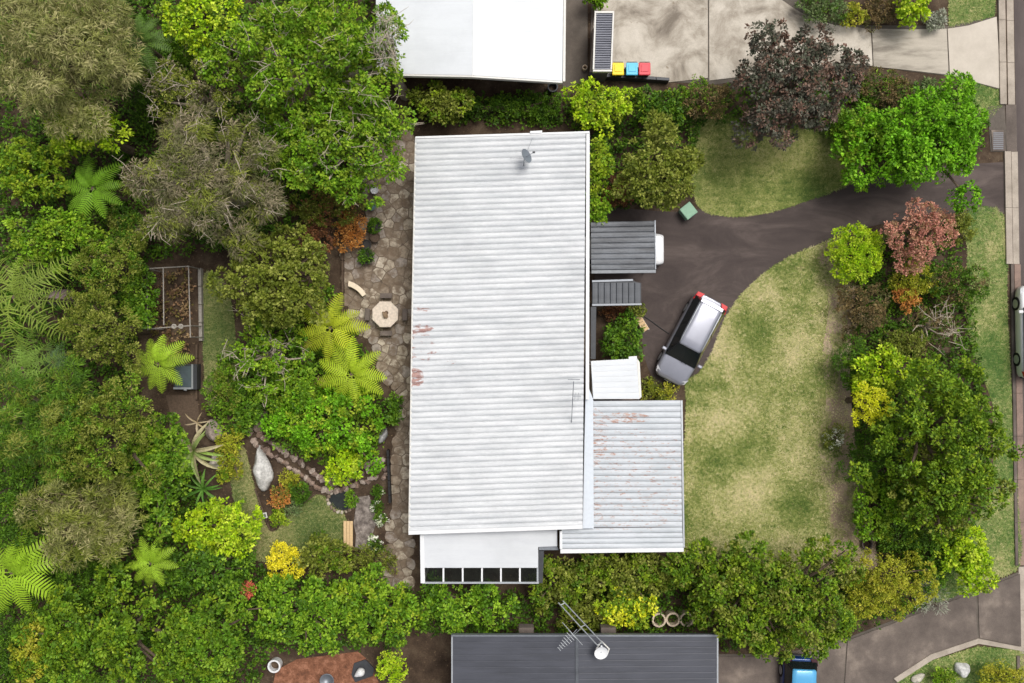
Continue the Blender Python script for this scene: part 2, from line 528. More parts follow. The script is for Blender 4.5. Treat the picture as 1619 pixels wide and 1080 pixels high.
sp = MB().prism(pxpoly([(893, -60), (929, -60), (929, 136), (889, 140)]), 0.0, 0.05, 0.006).build('side_path', MT['concrete_dark'])
tag(sp, 'dark concrete side path beside the white house', None, None, 'structure')

# neighbour's lower driveway
ld = MB().prism(pxpoly([(1120, 1034), (1236, 1034), (1330, 1012), (1470, 958), (1622, 900), (1640, 1036), (1545, 1014), (1450, 1045), (1410, 1150), (1120, 1150)]), 0.0, 0.012).build('lower_driveway', MT['concrete_dark'])
tag(ld, 'weathered brown-grey concrete driveway in the lower right corner', None, None, 'structure')
for pl in ([(1545.5, 935), (1612, 907), (1614, 1022), (1548, 1008)], [(1340, 1012), (1400, 990), (1470, 962), (1542, 936), (1544.5, 1009), (1470, 1034), (1412, 1072), (1390, 1150), (1330, 1150)],
           [(1120, 1038), (1236, 1037), (1338, 1012.5), (1328, 1150), (1120, 1150)]):
    MB().prism(pxpoly(pl), 0.0, 0.05, 0.008).build('slab', MT['concrete_grey'], ld)
ed = MB()
ed.prism(pxpoly([(1412, 1072), (1470, 1034), (1545, 1009), (1616, 1023), (1618, 1029), (1546, 1017), (1474, 1042), (1418, 1078)]), 0.0, 0.09)
tag(ed.build('edging', MT['kerb']), 'pale concrete edging of the lower driveway', None, None, 'structure')

# road, kerb and gutter (kerb line leans slightly)
def kx(y, off=0.0):
    return 1603 + off + 14.0 * y / 900.0
rd = [(kx(-400), -400), (kx(-400) + 500, -400), (kx(1500) + 500, 1500), (kx(1500), 1500)]
sheet('road', pxpoly(rd), 0.004, MT['road'], 'asphalt road at the right edge')
def kerb_run(y0, y1, name, mat, a, b, zt):
    n = max(1, int((y1 - y0) / 60))
    m = MB()
    for i in range(n):
        ya, yb = y0 + (y1 - y0) * i / n, y0 + (y1 - y0) * (i + 1) / n - 0.4
        m.prism(pxpoly([(kx(ya, a), ya), (kx(ya, b), ya), (kx(yb, b), yb), (kx(yb, a), yb)]), 0.0, zt, 0.01)
    tag(m.build(name, mat), None, None, None, 'structure')
kerb_run(-300, 166, 'kerb', MT['kerb'], -26, -15.5, 0.12)
kerb_run(-300, 166, 'gutter', MT['kerb'], -12, -1, 0.03)
kerb_run(166, 240, 'gutter', MT['concrete_grey'], -16, 1, 0.03)
kerb_run(240, 418, 'kerb', MT['kerb'], -20, -10, 0.12)
kerb_run(240, 418, 'gutter', MT['kerb'], -8, 2, 0.03)
for ya_, yb_ in ((418, 894), (1036, 1300)):
    kerb_run(ya_, yb_, 'kerb', MT['concrete_grey'], -13, -8, 0.10)
    kerb_run(ya_, yb_, 'gutter', MT['gutter_brown'], -6, 4, 0.024)
kerb_run(896, 1034, 'gutter', MT['kerb'], -7, 4, 0.03)
pv = MB().prism(pxpoly([(1561, 169), (1588, 166), (1592, 240), (1566, 240)]), 0, 0.03, 0.005).build('pit_surround', MT['concrete_dark'])
tag(pv, 'dark concrete pad around the drain grate at the verge', None, None, 'structure')
pt = root('drain_grate', P(1576, 222, 0.03), 'grey rectangular drain grate set in the verge by the kerb', 'grate')
m_ = MB(); m_.prism(pxpoly([(1566, 206), (1586, 206), (1588, 239), (1568, 239)]), 0.03, 0.07, 0.006); m_.build('frame', MT['concrete_grey'], pt)
for i in range(9):
    y = 210 + i * 3.1
    MB().prism(pxpoly([(1569, y), (1585, y), (1585, y + 1.7), (1569, y + 1.7)]), 0.07, 0.085).build('bar', MT['grate'], pt)

# ------------------------------------------------------------------ crazy paving of the back patio
def clip(poly, n, d):
    out = []
    k = len(poly)
    for i in range(k):
        a, b = poly[i], poly[(i + 1) % k]
        da, db = a.dot(n) - d, b.dot(n) - d
        if da <= 0: out.append(a)
        if (da < 0 < db) or (db < 0 < da):
            out.append(a + (b - a) * (da / (da - db)))
    return out

PATIO = [(600, 215), (655, 215), (655, 560), (648, 905), (655, 930), (612, 930), (616, 860), (622, 770), (618, 720), (632, 660), (628, 610), (606, 600), (604, 560), (580, 530), (556, 505), (546, 470), (543, 430), (548, 392), (572, 370), (584, 330), (578, 300), (586, 255)]
pat = sheet('patio', pxpoly(PATIO), 0.04, MT['patio_dirt'], 'crazy paved stone patio along the back of the house')
ORG[pat.name] = Vector((0, 0, 0))
pp = pxpoly(PATIO)
seeds = []
tries = 0
def rpt():
    return Vector((random.uniform(-9.2, -4.9), random.uniform(-13.2, 11)))
while tries < 9000:
    tries += 1
    s = rpt()
    if not inside(pp, np.array([s.x]), np.array([s.y]))[0]: continue
    if all((s - q).length > 0.36 + 0.12 * math.sin(q.x * 9 + q.y * 7) for q in seeds): seeds.append(s)
STONE_COL = [(178, 166, 148), (162, 148, 130), (148, 134, 118), (196, 184, 166), (140, 126, 110), (160, 150, 140)]
for i, s in enumerate(seeds):
    nb = sorted((q for q in seeds if q is not s), key=lambda q: (q - s).length)[:14]
    poly = [s + Vector((math.cos(k * math.pi / 5), math.sin(k * math.pi / 5))) * 0.36 for k in range(10)]
    for q in nb:
        e = q - s
        n = e.normalized()
        poly = clip(poly, n, s.dot(n) + e.length / 2 - 0.018)
        if len(poly) < 3: break
    if len(poly) < 3: continue
    h = 0.052 + random.uniform(-0.009, 0.012)
    MB().prism(poly, 0.0, h, 0.012).build('paving_stone', MT['stone'], pat, color=lin(random.choice(STONE_COL)))

# lower stone slab path by the flower bed
fl = MB().prism(pxpoly([(563, 786), (584, 783), (588, 800), (593, 812), (594, 830), (588, 848), (587, 867), (561, 869), (563, 846), (559, 828), (562, 808)]), 0, 0.05, 0.01).build('slab_path', MT['concrete_mottled'])
tag(fl, 'grey slab path between the wooden bench and the white flowers', None, None, 'structure')
# brown mulch terrace at the bottom
sheet('terrace', pxpoly([(436, 1060), (470, 1042), (566, 1030), (578, 1040), (600, 1080), (610, 1150), (420, 1150)]), 0.014, MT['mulch'], 'red-brown paved terrace at the bottom edge')

# ------------------------------------------------------------------ buildings
def lerp(a, b, t): return a + (b - a) * t

def panels(roof, cor, n, mat, depth=0.05, fl=(0.05, 0.2, 0.5, 0.8, 0.95), crown=0.006, name='roof_panel', lift=0.0):
    """sheets running from the left edge to the right edge of the quad TL, TR, BR, BL (world points)"""
    TL, TR, BR, BL = cor
    hs = [-depth, 0, crown, 0, -depth]
    for i in range(n):
        m = MB(); L, Rr = [], []
        for f, h in zip(fl, hs):
            t = (i + f) / n
            up = Vector((0, 0, h + lift))
            L.append(lerp(TL, BL, t) + up); Rr.append(lerp(TR, BR, t) + up)
        k = len(fl)
        vs = L + Rr
        fs = [(j, j + 1, k + j + 1, k + j) for j in range(k - 1)]
        fs += [tuple(range(k - 1, -1, -1)), tuple(range(k, 2 * k))]
        m.add(vs, fs)
        m.build(name, mat, roof)

def slab_of(cor, th, drop):
    m = MB()
    m.prism([c.to_2d() for c in cor], [c.z - drop - th for c in cor], [c.z - drop for c in cor])
    return m

def wall_of(px4, z, gap=0.0):
    m = MB(); m.prism(pxpoly(px4, 0), 0.0, z)
    return m

def window(parent, c, w, h, axis, mat='glass'):
    """framed window on a wall; axis 'x' = wall runs along x"""
    d = (w, 0.08, h) if axis == 'x' else (0.08, w, h)
    f = MB().box(c, d).build('window', MT['white_paint'], parent)
    d2 = (w - 0.14, 0.1, h - 0.14) if axis == 'x' else (0.1, w - 0.14, h - 0.14)
    MB().box(c, d2).build('pane', MT[mat], f)

# main house -------------------------------------------------------
HB = P(790, 530, 0)
house = root('house', HB, 'long house with white ribbed metal roof, rust at its left edge', 'house')
ZL, ZR = 3.05, 3.45
TL, TR, BR, BL = P(657, 218, ZL), P(926, 209, ZR), P(921, 833, ZR), P(647, 843, ZL)
def rect_px(x, y, sx, sy, z, amp):
    p = P(x, y, z); return (p.x, p.y, M(sx, z), M(sy, z), amp)
MT['roof_white'] = mat_roof('roof_white', (219, 221, 223), (200, 203, 206), ((138, 88, 80), (176, 132, 118)),
    [rect_px(660, 519, 32, 9, 3.1, 0.4), rect_px(660, 550, 42, 32, 3.1, 0.29), rect_px(655, 597, 20, 20, 3.1, 0.42), rect_px(704, 572, 22, 7, 3.1, 0.32), rect_px(662, 490, 26, 7, 3.1, 0.32)], spots=3.4)
MT['roof_seam'] = mat_plain('roof_seam', (108, 110, 113), 0.7, 0, 0.1)
roof = slab_of((TL, TR, BR, BL), 0.12, 0.075).build('roof', MT['roof_seam'], house)
panels(roof, (TL, TR, BR, BL), 69, MT['roof_white'], depth=0.06, fl=(0.01, 0.24, 0.5, 0.72, 0.99), crown=0.012)
gt = MB()
gt.prism([P(927, 209, ZR).to_2d(), P(932.5, 208.5, ZR).to_2d(), P(931.5, 632, ZR).to_2d(), P(926, 632, ZR).to_2d()], ZR - 0.16, ZR - 0.03, 0.012)
gt.build('gutter', MT['white_paint'], roof)
MB().prism([P(648.5, 843, ZL).to_2d(), P(653, 500, ZL).to_2d(), P(658.5, 217, ZL).to_2d(), P(656, 217, ZL).to_2d(), P(650.5, 500, ZL).to_2d(), P(645.5, 843, ZL).to_2d()], ZL - 0.16, ZL - 0.02).build('gutter', MT['offwhite'], roof)
a, b = P(657, 216, ZL), P(932, 207.5, ZR)
MB().add([a + Vector((0, 0, .02)), b + Vector((0, 0, .02)), b + Vector((0, -.1, .02)), a + Vector((0, -.1, .02)), a + Vector((0, 0, -.2)), b + Vector((0, 0, -.2))], [(3, 2, 1, 0), (0, 1, 5, 4)]).build('barge_flashing', MT['white_paint'], roof)
a, b = P(646, 843.5, ZL), P(921, 834, ZR)
MB().add([a + Vector((0, .12, .025)), b + Vector((0, .12, .025)), b + Vector((0, -.06, .025)), a + Vector((0, -.06, .025)), a + Vector((0, -.06, -.2)), b + Vector((0, -.06, -.2))], [(3, 2, 1, 0), (5, 4, 3, 2)]).build('barge_flashing', MT['white_paint'], roof)
MB().prism([P(838, 208, 3.3).to_2d(), P(857, 207, 3.3).to_2d(), P(857, 211, 3.3).to_2d(), P(838, 212, 3.3).to_2d()], 3.2, 3.4, 0.01).build('roof_cap', MT['white_paint'], roof)
wl = MB(); wl.prism([P(668, 235, ZL).to_2d(), P(915, 228, ZR).to_2d(), P(911, 818, ZR).to_2d(), P(660, 826, ZL).to_2d()], 0.0, [ZL - .2, ZR - .2, ZR - .2, ZL - .2])
wl.build('wall', MT['wall'], house)
for y in (300, 420, 560, 700):
    p = P(666 - y * 0.012, y, ZL); window(house, (p.x + 0.0, p.y, 1.55), 1.8, 1.2, 'y')
for y in (290, 400, 520):
    p = P(914, y, ZR); window(house, (p.x, p.y, 1.6), 1.5, 1.2, 'y')
dn = P(667, 480, ZL); dd = MB().box((dn.x, dn.y, 1.03), (0.1, 0.9, 2.06)).build('door', MT['timber_dark'], house)
MB().box((dn.x - 0.07, dn.y + 0.35, 1.0), (0.06, 0.12, 0.03)).build('handle', MT['galv'], dd)

# rusty front roof
ZF = 2.95
MT['roof_rusty'] = mat_roof('roof_rusty', (206, 210, 215), (190, 196, 201), ((150, 98, 76), (186, 146, 124)),
    [rect_px(942, 690, 26, 60, ZF, 0.34), rect_px(990, 661, 52, 11, ZF, 0.38), rect_px(943, 790, 18, 40, ZF, 0.31), rect_px(1000, 760, 140, 110, ZF, 0.281)], spots=6.0, rough=0.55)
MT['roof_rusty_plain'] = mat_plain('roof_flashing', (204, 211, 219), 0.5, 0, 0.05)
fr = slab_of((P(937, 634, ZF), P(1076, 633, ZF), P(1080, 872, ZF), P(887, 873, ZF), P(887, 840, ZF), P(936, 838, ZF)), 0.1, 0.07).build('front_roof', MT['roof_seam'], house)
panels(fr, (P(938, 634, ZF), P(1076, 633, ZF), P(1078.5, 834, ZF), P(937, 834, ZF)), 22, MT['roof_rusty'], depth=0.04, fl=(0.03, 0.25, 0.5, 0.75, 0.97), crown=0.014)
panels(fr, (P(888, 836, ZF), P(1078.5, 834, ZF), P(1080, 867, ZF), P(888, 868, ZF)), 4, MT['roof_rusty'], depth=0.04, fl=(0.03, 0.25, 0.5, 0.75, 0.97), crown=0.014)
MB().prism(pxpoly([(886, 868.5), (1081, 866.5), (1081, 872.5), (886, 875)], ZF), ZF - 0.2, ZF + 0.02, 0.012).build('barge_flashing', MT['white_paint'], fr)
MB().prism(pxpoly([(885, 840), (889, 840), (889, 868), (885, 868)], ZF), ZF - 0.15, ZF + 0.02, 0.012).build('gutter', MT['white_paint'], fr)
MB().prism(pxpoly([(1076.5, 633), (1079.5, 633), (1083, 866), (1080, 866)], ZF), ZF - 0.15, ZF - 0.02, 0.012).build('gutter', MT['galv'], fr)
MB().prism(pxpoly([(926, 600), (938, 632), (939, 836), (921, 836)], 3.15), 3.02, 3.14, 0.02).build('valley_flashing', MT['roof_rusty_plain'], fr)
MB().prism(pxpoly([(935, 645), (1066, 645), (1068, 862), (897, 862), (897, 838), (935, 838)], ZF), 0, ZF - 0.18).build('wall', MT['wall'], house)
p = P(1067, 750, ZF); window(house, (p.x, p.y, 1.5), 2.4, 1.3, 'y')
p = P(980, 862, ZF); window(house, (p.x, p.y, 1.5), 1.8, 1.2, 'x')

# white box roof over the entry
MT['roof_bright'] = mat_roof('roof_bright', (216, 220, 224), (212, 216, 220), rough=0.5, var=0.03)
ZB = 3.1
br = MB().prism(pxpoly([(934, 571), (1007, 567), (1011, 631), (938, 631)], ZB), ZB - 0.22, ZB - 0.01, 0.01).build('entry_roof', MT['white_paint'], house)
panels(br, (P(934.5, 571.5, ZB), P(1006.5, 567.5, ZB), P(1010.5, 630, ZB), P(938, 630, ZB)), 7, MT['roof_bright'], depth=0.008, fl=(0.02, 0.06, 0.5, 0.94, 0.98), lift=0.002, crown=0.004)
MB().prism(pxpoly([(1007.5, 566), (1012, 573), (1015, 628), (1011.5, 631)], ZB), ZB - 0.5, ZB - 0.1, 0.012).build('gutter', MT['offwhite'], br)
MB().prism(pxpoly([(994, 564), (1007, 563), (1007, 567), (994, 568)], ZB), ZB - 0.2, ZB, 0.01).build('roof_cap', MT['white_paint'], br)
MB().prism(pxpoly([(936, 578), (1004, 576), (1006, 631), (936, 631)], ZB), 0, ZB - 0.24).build('wall', MT['wall'], house)

# porch with flat white roof and glazed pergola strip
ZP = 2.6
MT['porch_white'] = mat_roof('porch_white', (208, 211, 214), (202, 205, 209), rough=0.5, var=0.04)
po = MB().prism(pxpoly([(665, 843), (881, 838), (881, 864), (851, 865), (851, 898), (666, 898)], ZP), ZP - 0.14, ZP, 0.012).build('porch_roof', MT['porch_white'], house)
MB().prism(pxpoly([(664, 846), (670, 846), (672, 922), (665, 922)], ZP), ZP - 0.14, ZP + 0.03, 0.012).build('beam', MT['white_paint'], po)
MB().prism(pxpoly([(852, 865.5), (881, 864.5), (884, 871), (852, 871)], ZP), ZP - 0.3, ZP - 0.12, 0.012).build('gutter', MT['grey_metal'], po)
MB().prism(pxpoly([(852, 871), (860, 871), (858, 922), (850, 922)], ZP - 0.2), ZP - 0.5, ZP - 0.2).build('beam', MT['dark_metal'], po)
def mat_pane():
    m, t, b = nodes_of('pergola_pane')
    b.inputs['Base Color'].default_value = (*lin((24, 28, 26)), 1)
    t.links.new(ramp(t, noise(t, 3.0), [(0.3, lin((16, 18, 17))), (0.7, lin((34, 38, 34)))]), b.inputs['Base Color'])
    b.inputs['Roughness'].default_value = 0.3
    b.inputs['Specular IOR Level'].default_value = 0.15
    tr = t.nodes.new('ShaderNodeBsdfTransparent')
    tr.inputs[0].default_value = (0.8, 0.82, 0.8, 1)
    mx = t.nodes.new('ShaderNodeMixShader'); mx.inputs[0].default_value = 0.4
    t.links.new(b.outputs[0], mx.inputs[1]); t.links.new(tr.outputs[0], mx.inputs[2])
    t.links.new(mx.outputs[0], t.nodes['Material Output'].inputs[0])
    return m
MT['pane'] = mat_pane()
bays = [671, 701, 731.5, 762, 792, 822, 850]
for i, x in enumerate(bays):
    if i == 0: continue
    MB().prism(pxpoly([(x - 1.3, 898.5), (x + 1.3, 898.5), (x + 1.3, 920), (x - 1.3, 920)], ZP), ZP - 0.12, ZP - 0.01).build('rafter', MT['white_paint'] if i < 6 else MT['galv'], po)
for i in range(6):
    MB().prism(pxpoly([(bays[i] + 1.5, 899), (bays[i + 1] - 1.5, 899), (bays[i + 1] - 1.5, 919.5), (bays[i] + 1.5, 919.5)], ZP), ZP - 0.06, ZP - 0.045).build('pane', MT['pane'], po)
MB().prism(pxpoly([(668, 920.2), (852, 920.2), (852, 923), (668, 923)], ZP), ZP - 0.14, ZP).build('beam', MT['galv'], po)
for x in (669, 760, 849):
    p = P(x, 921.5, ZP); MB().box((p.x, p.y + 0.02, (ZP - 0.14) / 2), (0.09, 0.09, ZP - 0.14)).build('post', MT['white_paint'], po)
MB().prism(pxpoly([(672, 848), (845, 846), (845, 895), (672, 896)], ZP), 0, ZP - 0.16).build('wall', MT['wall'], house)

# carport and entry awning
ZC = 2.55
MT['roof_grey'] = mat_roof('roof_grey', (118, 122, 128), (84, 86, 90), rough=0.5, var=0.3)
MT['roof_charcoal'] = mat_roof('roof_charcoal', (92, 96, 102), (78, 81, 86), rough=0.5, var=0.14)
cp = root('carport', P(985, 392, 0), 'carport with weathered grey ribbed roof beside the white house', 'carport')
cr = slab_of((P(934, 351, ZC), P(1035, 349, ZC), P(1036, 430, ZC), P(935, 431, ZC)), 0.06, 0.06).build('roof', MT['dark_metal'], cp)
panels(cr, (P(934, 351, ZC), P(1034, 349, ZC), P(1035, 426, ZC), P(935, 427, ZC)), 9, MT['roof_grey'], depth=0.045, fl=(0.0, 0.14, 0.5, 0.86, 1.0))
MB().prism(pxpoly([(935, 427.5), (1037, 426.5), (1037, 431.5), (935, 432.5)], ZC), ZC - 0.12, ZC + 0.01, 0.01).build('gutter', MT['gutter_grey'], cr)
MB().prism(pxpoly([(1034.5, 348), (1037, 348), (1037.5, 426), (1035.5, 426)], ZC), ZC - 0.12, ZC - 0.0, 0.01).build('fascia', MT['grey_metal'], cr)
for x, y in ((940, 356), (1030, 354), (1031, 424), (940, 425)):
    p = P(x, y, ZC); MB().tube([(p.x, p.y, 0), (p.x, p.y, ZC - 0.12)], 0.045, 8).build('post', MT['galv'], cp)
aw = root('entry_awning', P(975, 465, 0), 'narrow charcoal ribbed awning over the front path below the carport', 'awning')
ZA = 2.5
ar = slab_of((P(936, 447, ZA), P(1001, 444, ZA), P(1014, 448, ZA), P(1014, 481, ZA), P(936, 483, ZA)), 0.06, 0.06).build('roof', MT['dark_metal'], aw)
ca = [P(936, 447, ZA), P(936, 480, ZA), P(1013, 479, ZA), P(1013, 447, ZA)]
panels(ar, (ca[0], ca[1], ca[2], ca[3]), 8, MT['roof_charcoal'], depth=0.03, fl=(0.02, 0.1, 0.5, 0.9, 0.98))
MB().prism(pxpoly([(936, 480.3), (1014.5, 479.3), (1014.5, 482.5), (936, 484)], ZA), ZA - 0.12, ZA + 0.01, 0.01).build('gutter', MT['grey_metal'], ar)
MB().prism(pxpoly([(936, 443), (1001, 441), (1001, 444.5), (936, 446.5)], ZA), ZA - 0.1, ZA + 0.005, 0.01).build('flashing', MT['grey_metal'], ar)
MB().prism(pxpoly([(934, 485), (943, 485), (942, 568), (934, 568)], ZA), ZA - 0.15, ZA - 0.04, 0.01).build('side_strip', MT['dark_metal'], ar)
for x, y in ((940, 478), (1010, 476), (1010, 452)):
    p = P(x, y, ZA); MB().tube([(p.x, p.y, 0), (p.x, p.y, ZA - 0.12)], 0.04, 8).build('post', MT['dark_metal'], aw)

# white-roofed neighbour ---------------------------------------------
nh = root('house', P(755, -60, 0), 'neighbouring house with plain bright white gable roof at the top', 'house')
ZN, ZQ = 3.0, 3.6
MT['roof_bright'] = mat_roof('roof_bright', (216, 220, 224), (212, 216, 220), rough=0.5, var=0.03)
def two_slope(parent, x0a, xr_a, x1a, ya, x0b, xr_b, x1b, yb, ze, zr, mat, n):
    lft = (P(x0a, ya, ze), P(xr_a, ya, zr), P(xr_b, yb[1], zr), P(x0b, yb[0], ze))
    rgt = (P(xr_a, ya, zr), P(x1a, ya, ze), P(x1b, yb[2], ze), P(xr_b, yb[1], zr))
    for q in (lft, rgt):
        r = slab_of(q, 0.1, 0.04).build('roof', MT['white_paint'], parent)
        panels(r, q, n, mat, depth=0.004, fl=(0.0, 0.012, 0.5, 0.988, 1.0), crown=0.0)
two_slope(nh, 590, 750.5, 894, -320, 596, 746, 889, (116, 119, 128), ZN, ZQ, MT['roof_bright'], 12)
MB().prism([P(747, 119, ZQ).to_2d(), P(749.5, 119, ZQ).to_2d(), P(754, -320, ZQ).to_2d(), P(751.5, -320, ZQ).to_2d()], ZQ - 0.02, ZQ + 0.03).build('ridge_cap', MT['white_paint'], nh)
for (xa, ya_, za), (xb, yb_, zb) in (((596, 118.5, ZN), (746, 121.5, ZQ)), ((746, 121.5, ZQ), (889, 130.5, ZN))):
    a, b = P(xa, ya_, za), P(xb, yb_, zb)
    MB().add([a + Vector((0, .06, .02)), b + Vector((0, .06, .02)), b + Vector((0, -.02, .02)), a + Vector((0, -.02, .02)), a + Vector((0, -.02, -.25)), b + Vector((0, -.02, -.25))], [(3, 2, 1, 0), (5, 4, 3, 2)]).build('barge_flashing', MT['offwhite'], nh)
gx0, gx1 = P(890, 128, ZN), P(894, -320, ZN)
MB().prism([gx0.to_2d(), (gx0.x + .12, gx0.y), (gx1.x + .12, gx1.y), gx1.to_2d()], ZN - 0.18, ZN - 0.05).build('gutter', MT['offwhite'], nh)
wq = pxpoly([(630, -300), (880, -300), (876, 118), (630, 112)])
MB().prism(wq, 0, ZN - 0.15).build('wall', MT['brick'], nh)
p = P(720, 114.5, 0); window(nh, (p.x, p.y, 1.6), 1.6, 1.2, 'x')

# grey-roofed neighbour ------------------------------------------------
sh = root('house', P(924, 1150, 0), 'neighbouring house with dark grey metal roof at the bottom edge', 'house')
ZG, ZH = 3.3, 3.9
MT['roof_slate'] = mat_roof('roof_slate', (78, 80, 88), (70, 72, 79), rough=0.5, var=0.06)
L_ = (P(716, 1006, ZG), P(912, 1005, ZH), P(912, 1400, ZH), P(716, 1400, ZG))
R_ = (P(912, 1005, ZH), P(1133, 1003, ZG), P(1133, 1400, ZG), P(912, 1400, ZH))
for q in (L_, R_):
    r = slab_of(q, 0.1, 0.04).build('roof', MT['dark_metal'], sh)
    panels(r, q, 40, MT['roof_slate'], depth=0.012, fl=(0.0, 0.08, 0.5, 0.92, 1.0), crown=0.0)
MB().prism([P(909.5, 1006, ZH).to_2d(), P(914.5, 1006, ZH).to_2d(), P(914.5, 1400, ZH).to_2d(), P(909.5, 1400, ZH).to_2d()], ZH - 0.01, ZH + 0.04, 0.015).build('ridge_cap', MT['roof_charcoal'], sh)
for xa, xb in ((713.5, 716), (1133.5, 1136)):
    MB().prism([P(xa, 1004, ZG).to_2d(), P(xb, 1004, ZG).to_2d(), P(xb, 1400, ZG).to_2d(), P(xa, 1400, ZG).to_2d()], ZG - 0.15, ZG - 0.02).build('gutter', MT['galv'], sh)
for (xa, za), (xb, zb) in (((714, ZG), (912, ZH)), ((912, ZH), (1135, ZG))):
    a, b = P(xa, 1004.5, za), P(xb, 1004.5, zb)
    MB().add([a + Vector((0, .03, .02)), b + Vector((0, .03, .02)), b + Vector((0, -.06, .02)), a + Vector((0, -.06, .02)), a + Vector((0, .03, -.22)), b + Vector((0, .03, -.22))], [(3, 2, 1, 0), (0, 1, 5, 4)]).build('barge_flashing', MT['grey_metal'], sh)
MB().prism(pxpoly([(732, 1008), (1110, 1008), (1110, 1350), (732, 1350)]), 0, ZG - 0.15).build('wall', MT['brick'], sh)
for x in (832, 962):
    p = P(x, 999, 2.6)
    MB().bbox((p.x, p.y, 2.3), (0.75, 0.4, 0.6), 0.02).build('vent_box', MT['concrete_grey'], sh)

# antennas and dishes ----------------------------------------------------
def dish(parent, c, r, nrm, mat, depth=0.12):
    """shallow paraboloid facing nrm"""
    q = Vector((0, 0, 1)).rotation_difference(Vector(nrm).normalized()).to_matrix()
    vs, fs = [], []
    rings, n = 6, 24
    for i in range(rings + 1):
        rr = r * i / rings
        for k in range(n):
            t = 2 * math.pi * k / n
            vs.append(Vector(c) + q @ Vector((rr * math.cos(t), rr * math.sin(t), depth * (i / rings) ** 2)))
    for i in range(rings):
        for k in range(n):
            j = (k + 1) % n
            fs.append((i * n + k, i * n + j, (i + 1) * n + j, (i + 1) * n + k))
    MB().add(vs, fs).build('reflector', mat, parent, smooth=True)

sd = root('satellite_dish', P(828, 262, 3.35), 'small grey satellite dish on the white ribbed roof', 'satellite dish')
b0 = P(828, 262, 3.36); tp = P(829, 249, 4.15)
MB().tube([b0, tp], 0.025).build('mast', MT['grey_metal'], sd)
MT['dish_grey'] = mat_plain('dish_grey', (112, 120, 128), 0.5, 0, 0.06)
dish(sd, tp + Vector((0.05, 0.05, 0.0)), 0.36, (0.75, 0.3, 0.62), MT['dish_grey'], 0.08)
MB().tube([tp, tp + Vector((0.42, 0.2, 0.1))], 0.014).build('arm', MT['grey_metal'], sd)
MB().bbox(tp + Vector((0.45, 0.22, 0.12)), (0.12, 0.08, 0.08), 0.01).build('receiver', MT['dark_metal'], sd)
for q in ((806, 250), (842, 218)):
    MB().tube([P(*q, 3.36), tp - Vector((0, 0, 0.2))], 0.008, 6).build('stay', MT['grey_metal'], sd)

ta = root('tv_antenna', P(903, 668, 3.42), 'thin television aerial on the right side of the white ribbed roof', 'antenna')
q0, q1 = P(903.5, 668, 3.42), P(907, 603, 4.9)
MB().tube([q0, P(905.5, 630, 4.7), q1], 0.018).build('mast', MT['grey_metal'], ta)
MB().tube([P(898, 600, 4.9), P(917, 600, 4.9)], 0.016).build('boom', MT['grey_metal'], ta)
for k in range(6):
    x = 906 + k * 2.2
    MB().tube([P(x, 621 + (k % 2) * 3, 4.72), P(x, 633 - (k % 3), 4.72)], 0.01, 6).build('element', MT['grey_metal'], ta)
MB().tube([P(905, 627, 4.72), P(919, 627, 4.72)], 0.012, 6).build('boom', MT['grey_metal'], ta)

rm = root('antenna_mast', P(953, 1022, 3.8), 'pair of long slanting pale poles with aerial above the grey roof', 'antenna')
e0, e1 = P(946, 1022, 4.4), P(883, 953, 5.6)
f0, f1 = P(954, 1018, 4.4), P(890, 950, 5.6)
MB().tube([e0, e1], 0.028).build('pole', MT['galv'], rm)
MB().tube([f0, f1], 0.028).build('pole', MT['galv'], rm)
for t in (0.03, 0.45, 0.95):
    MB().tube([lerp(e0, e1, t), lerp(f0, f1, t)], 0.02, 6).build('brace', MT['galv'], rm)
MB().tube([P(943, 1026, 4.35), P(951, 1014, 4.35), P(963, 1026, 4.35), P(960, 1034, 4.35)], 0.04).build('bracket', MT['offwhite'], rm)
MB().tube([P(951, 1022, 3.85), P(951, 1022, 4.4)], 0.05).build('post', MT['galv'], rm)
MB().tube([P(912, 995, 4.9), P(884, 1026, 4.5)], 0.016).build('boom', MT['galv'], rm)
for k in range(8):
    c = lerp(P(905, 1003, 4.8), P(884, 1026, 4.5), k / 7); w = M(9 - 5.5 * k / 7, 4.6)
    d = Vector((0.68, -0.73, 0)) * w
    MB().tube([c - d, c + d], 0.014, 6).build('element', MT['galv'], rm)
MB().tube([P(889, 984, 4.9), P(921, 1020, 4.7)], 0.016).build('boom', MT['galv'], rm)
MB().tube([P(918, 994, 4.9), P(905, 1006, 4.7)], 0.016).build('boom', MT['galv'], rm)
wd = root('satellite_dish', P(951, 1024, 3.8), 'round bright white satellite dish at the end of the slanting poles', 'satellite dish')
dc = P(950, 1031, 4.45)
dish(wd, dc, M(11, 4.4), (0.1, -0.25, 1), MT['white_paint'], 0.09)
MB().tube([P(951, 1026, 3.85), dc], 0.05).build('mount', MT['galv'], wd)

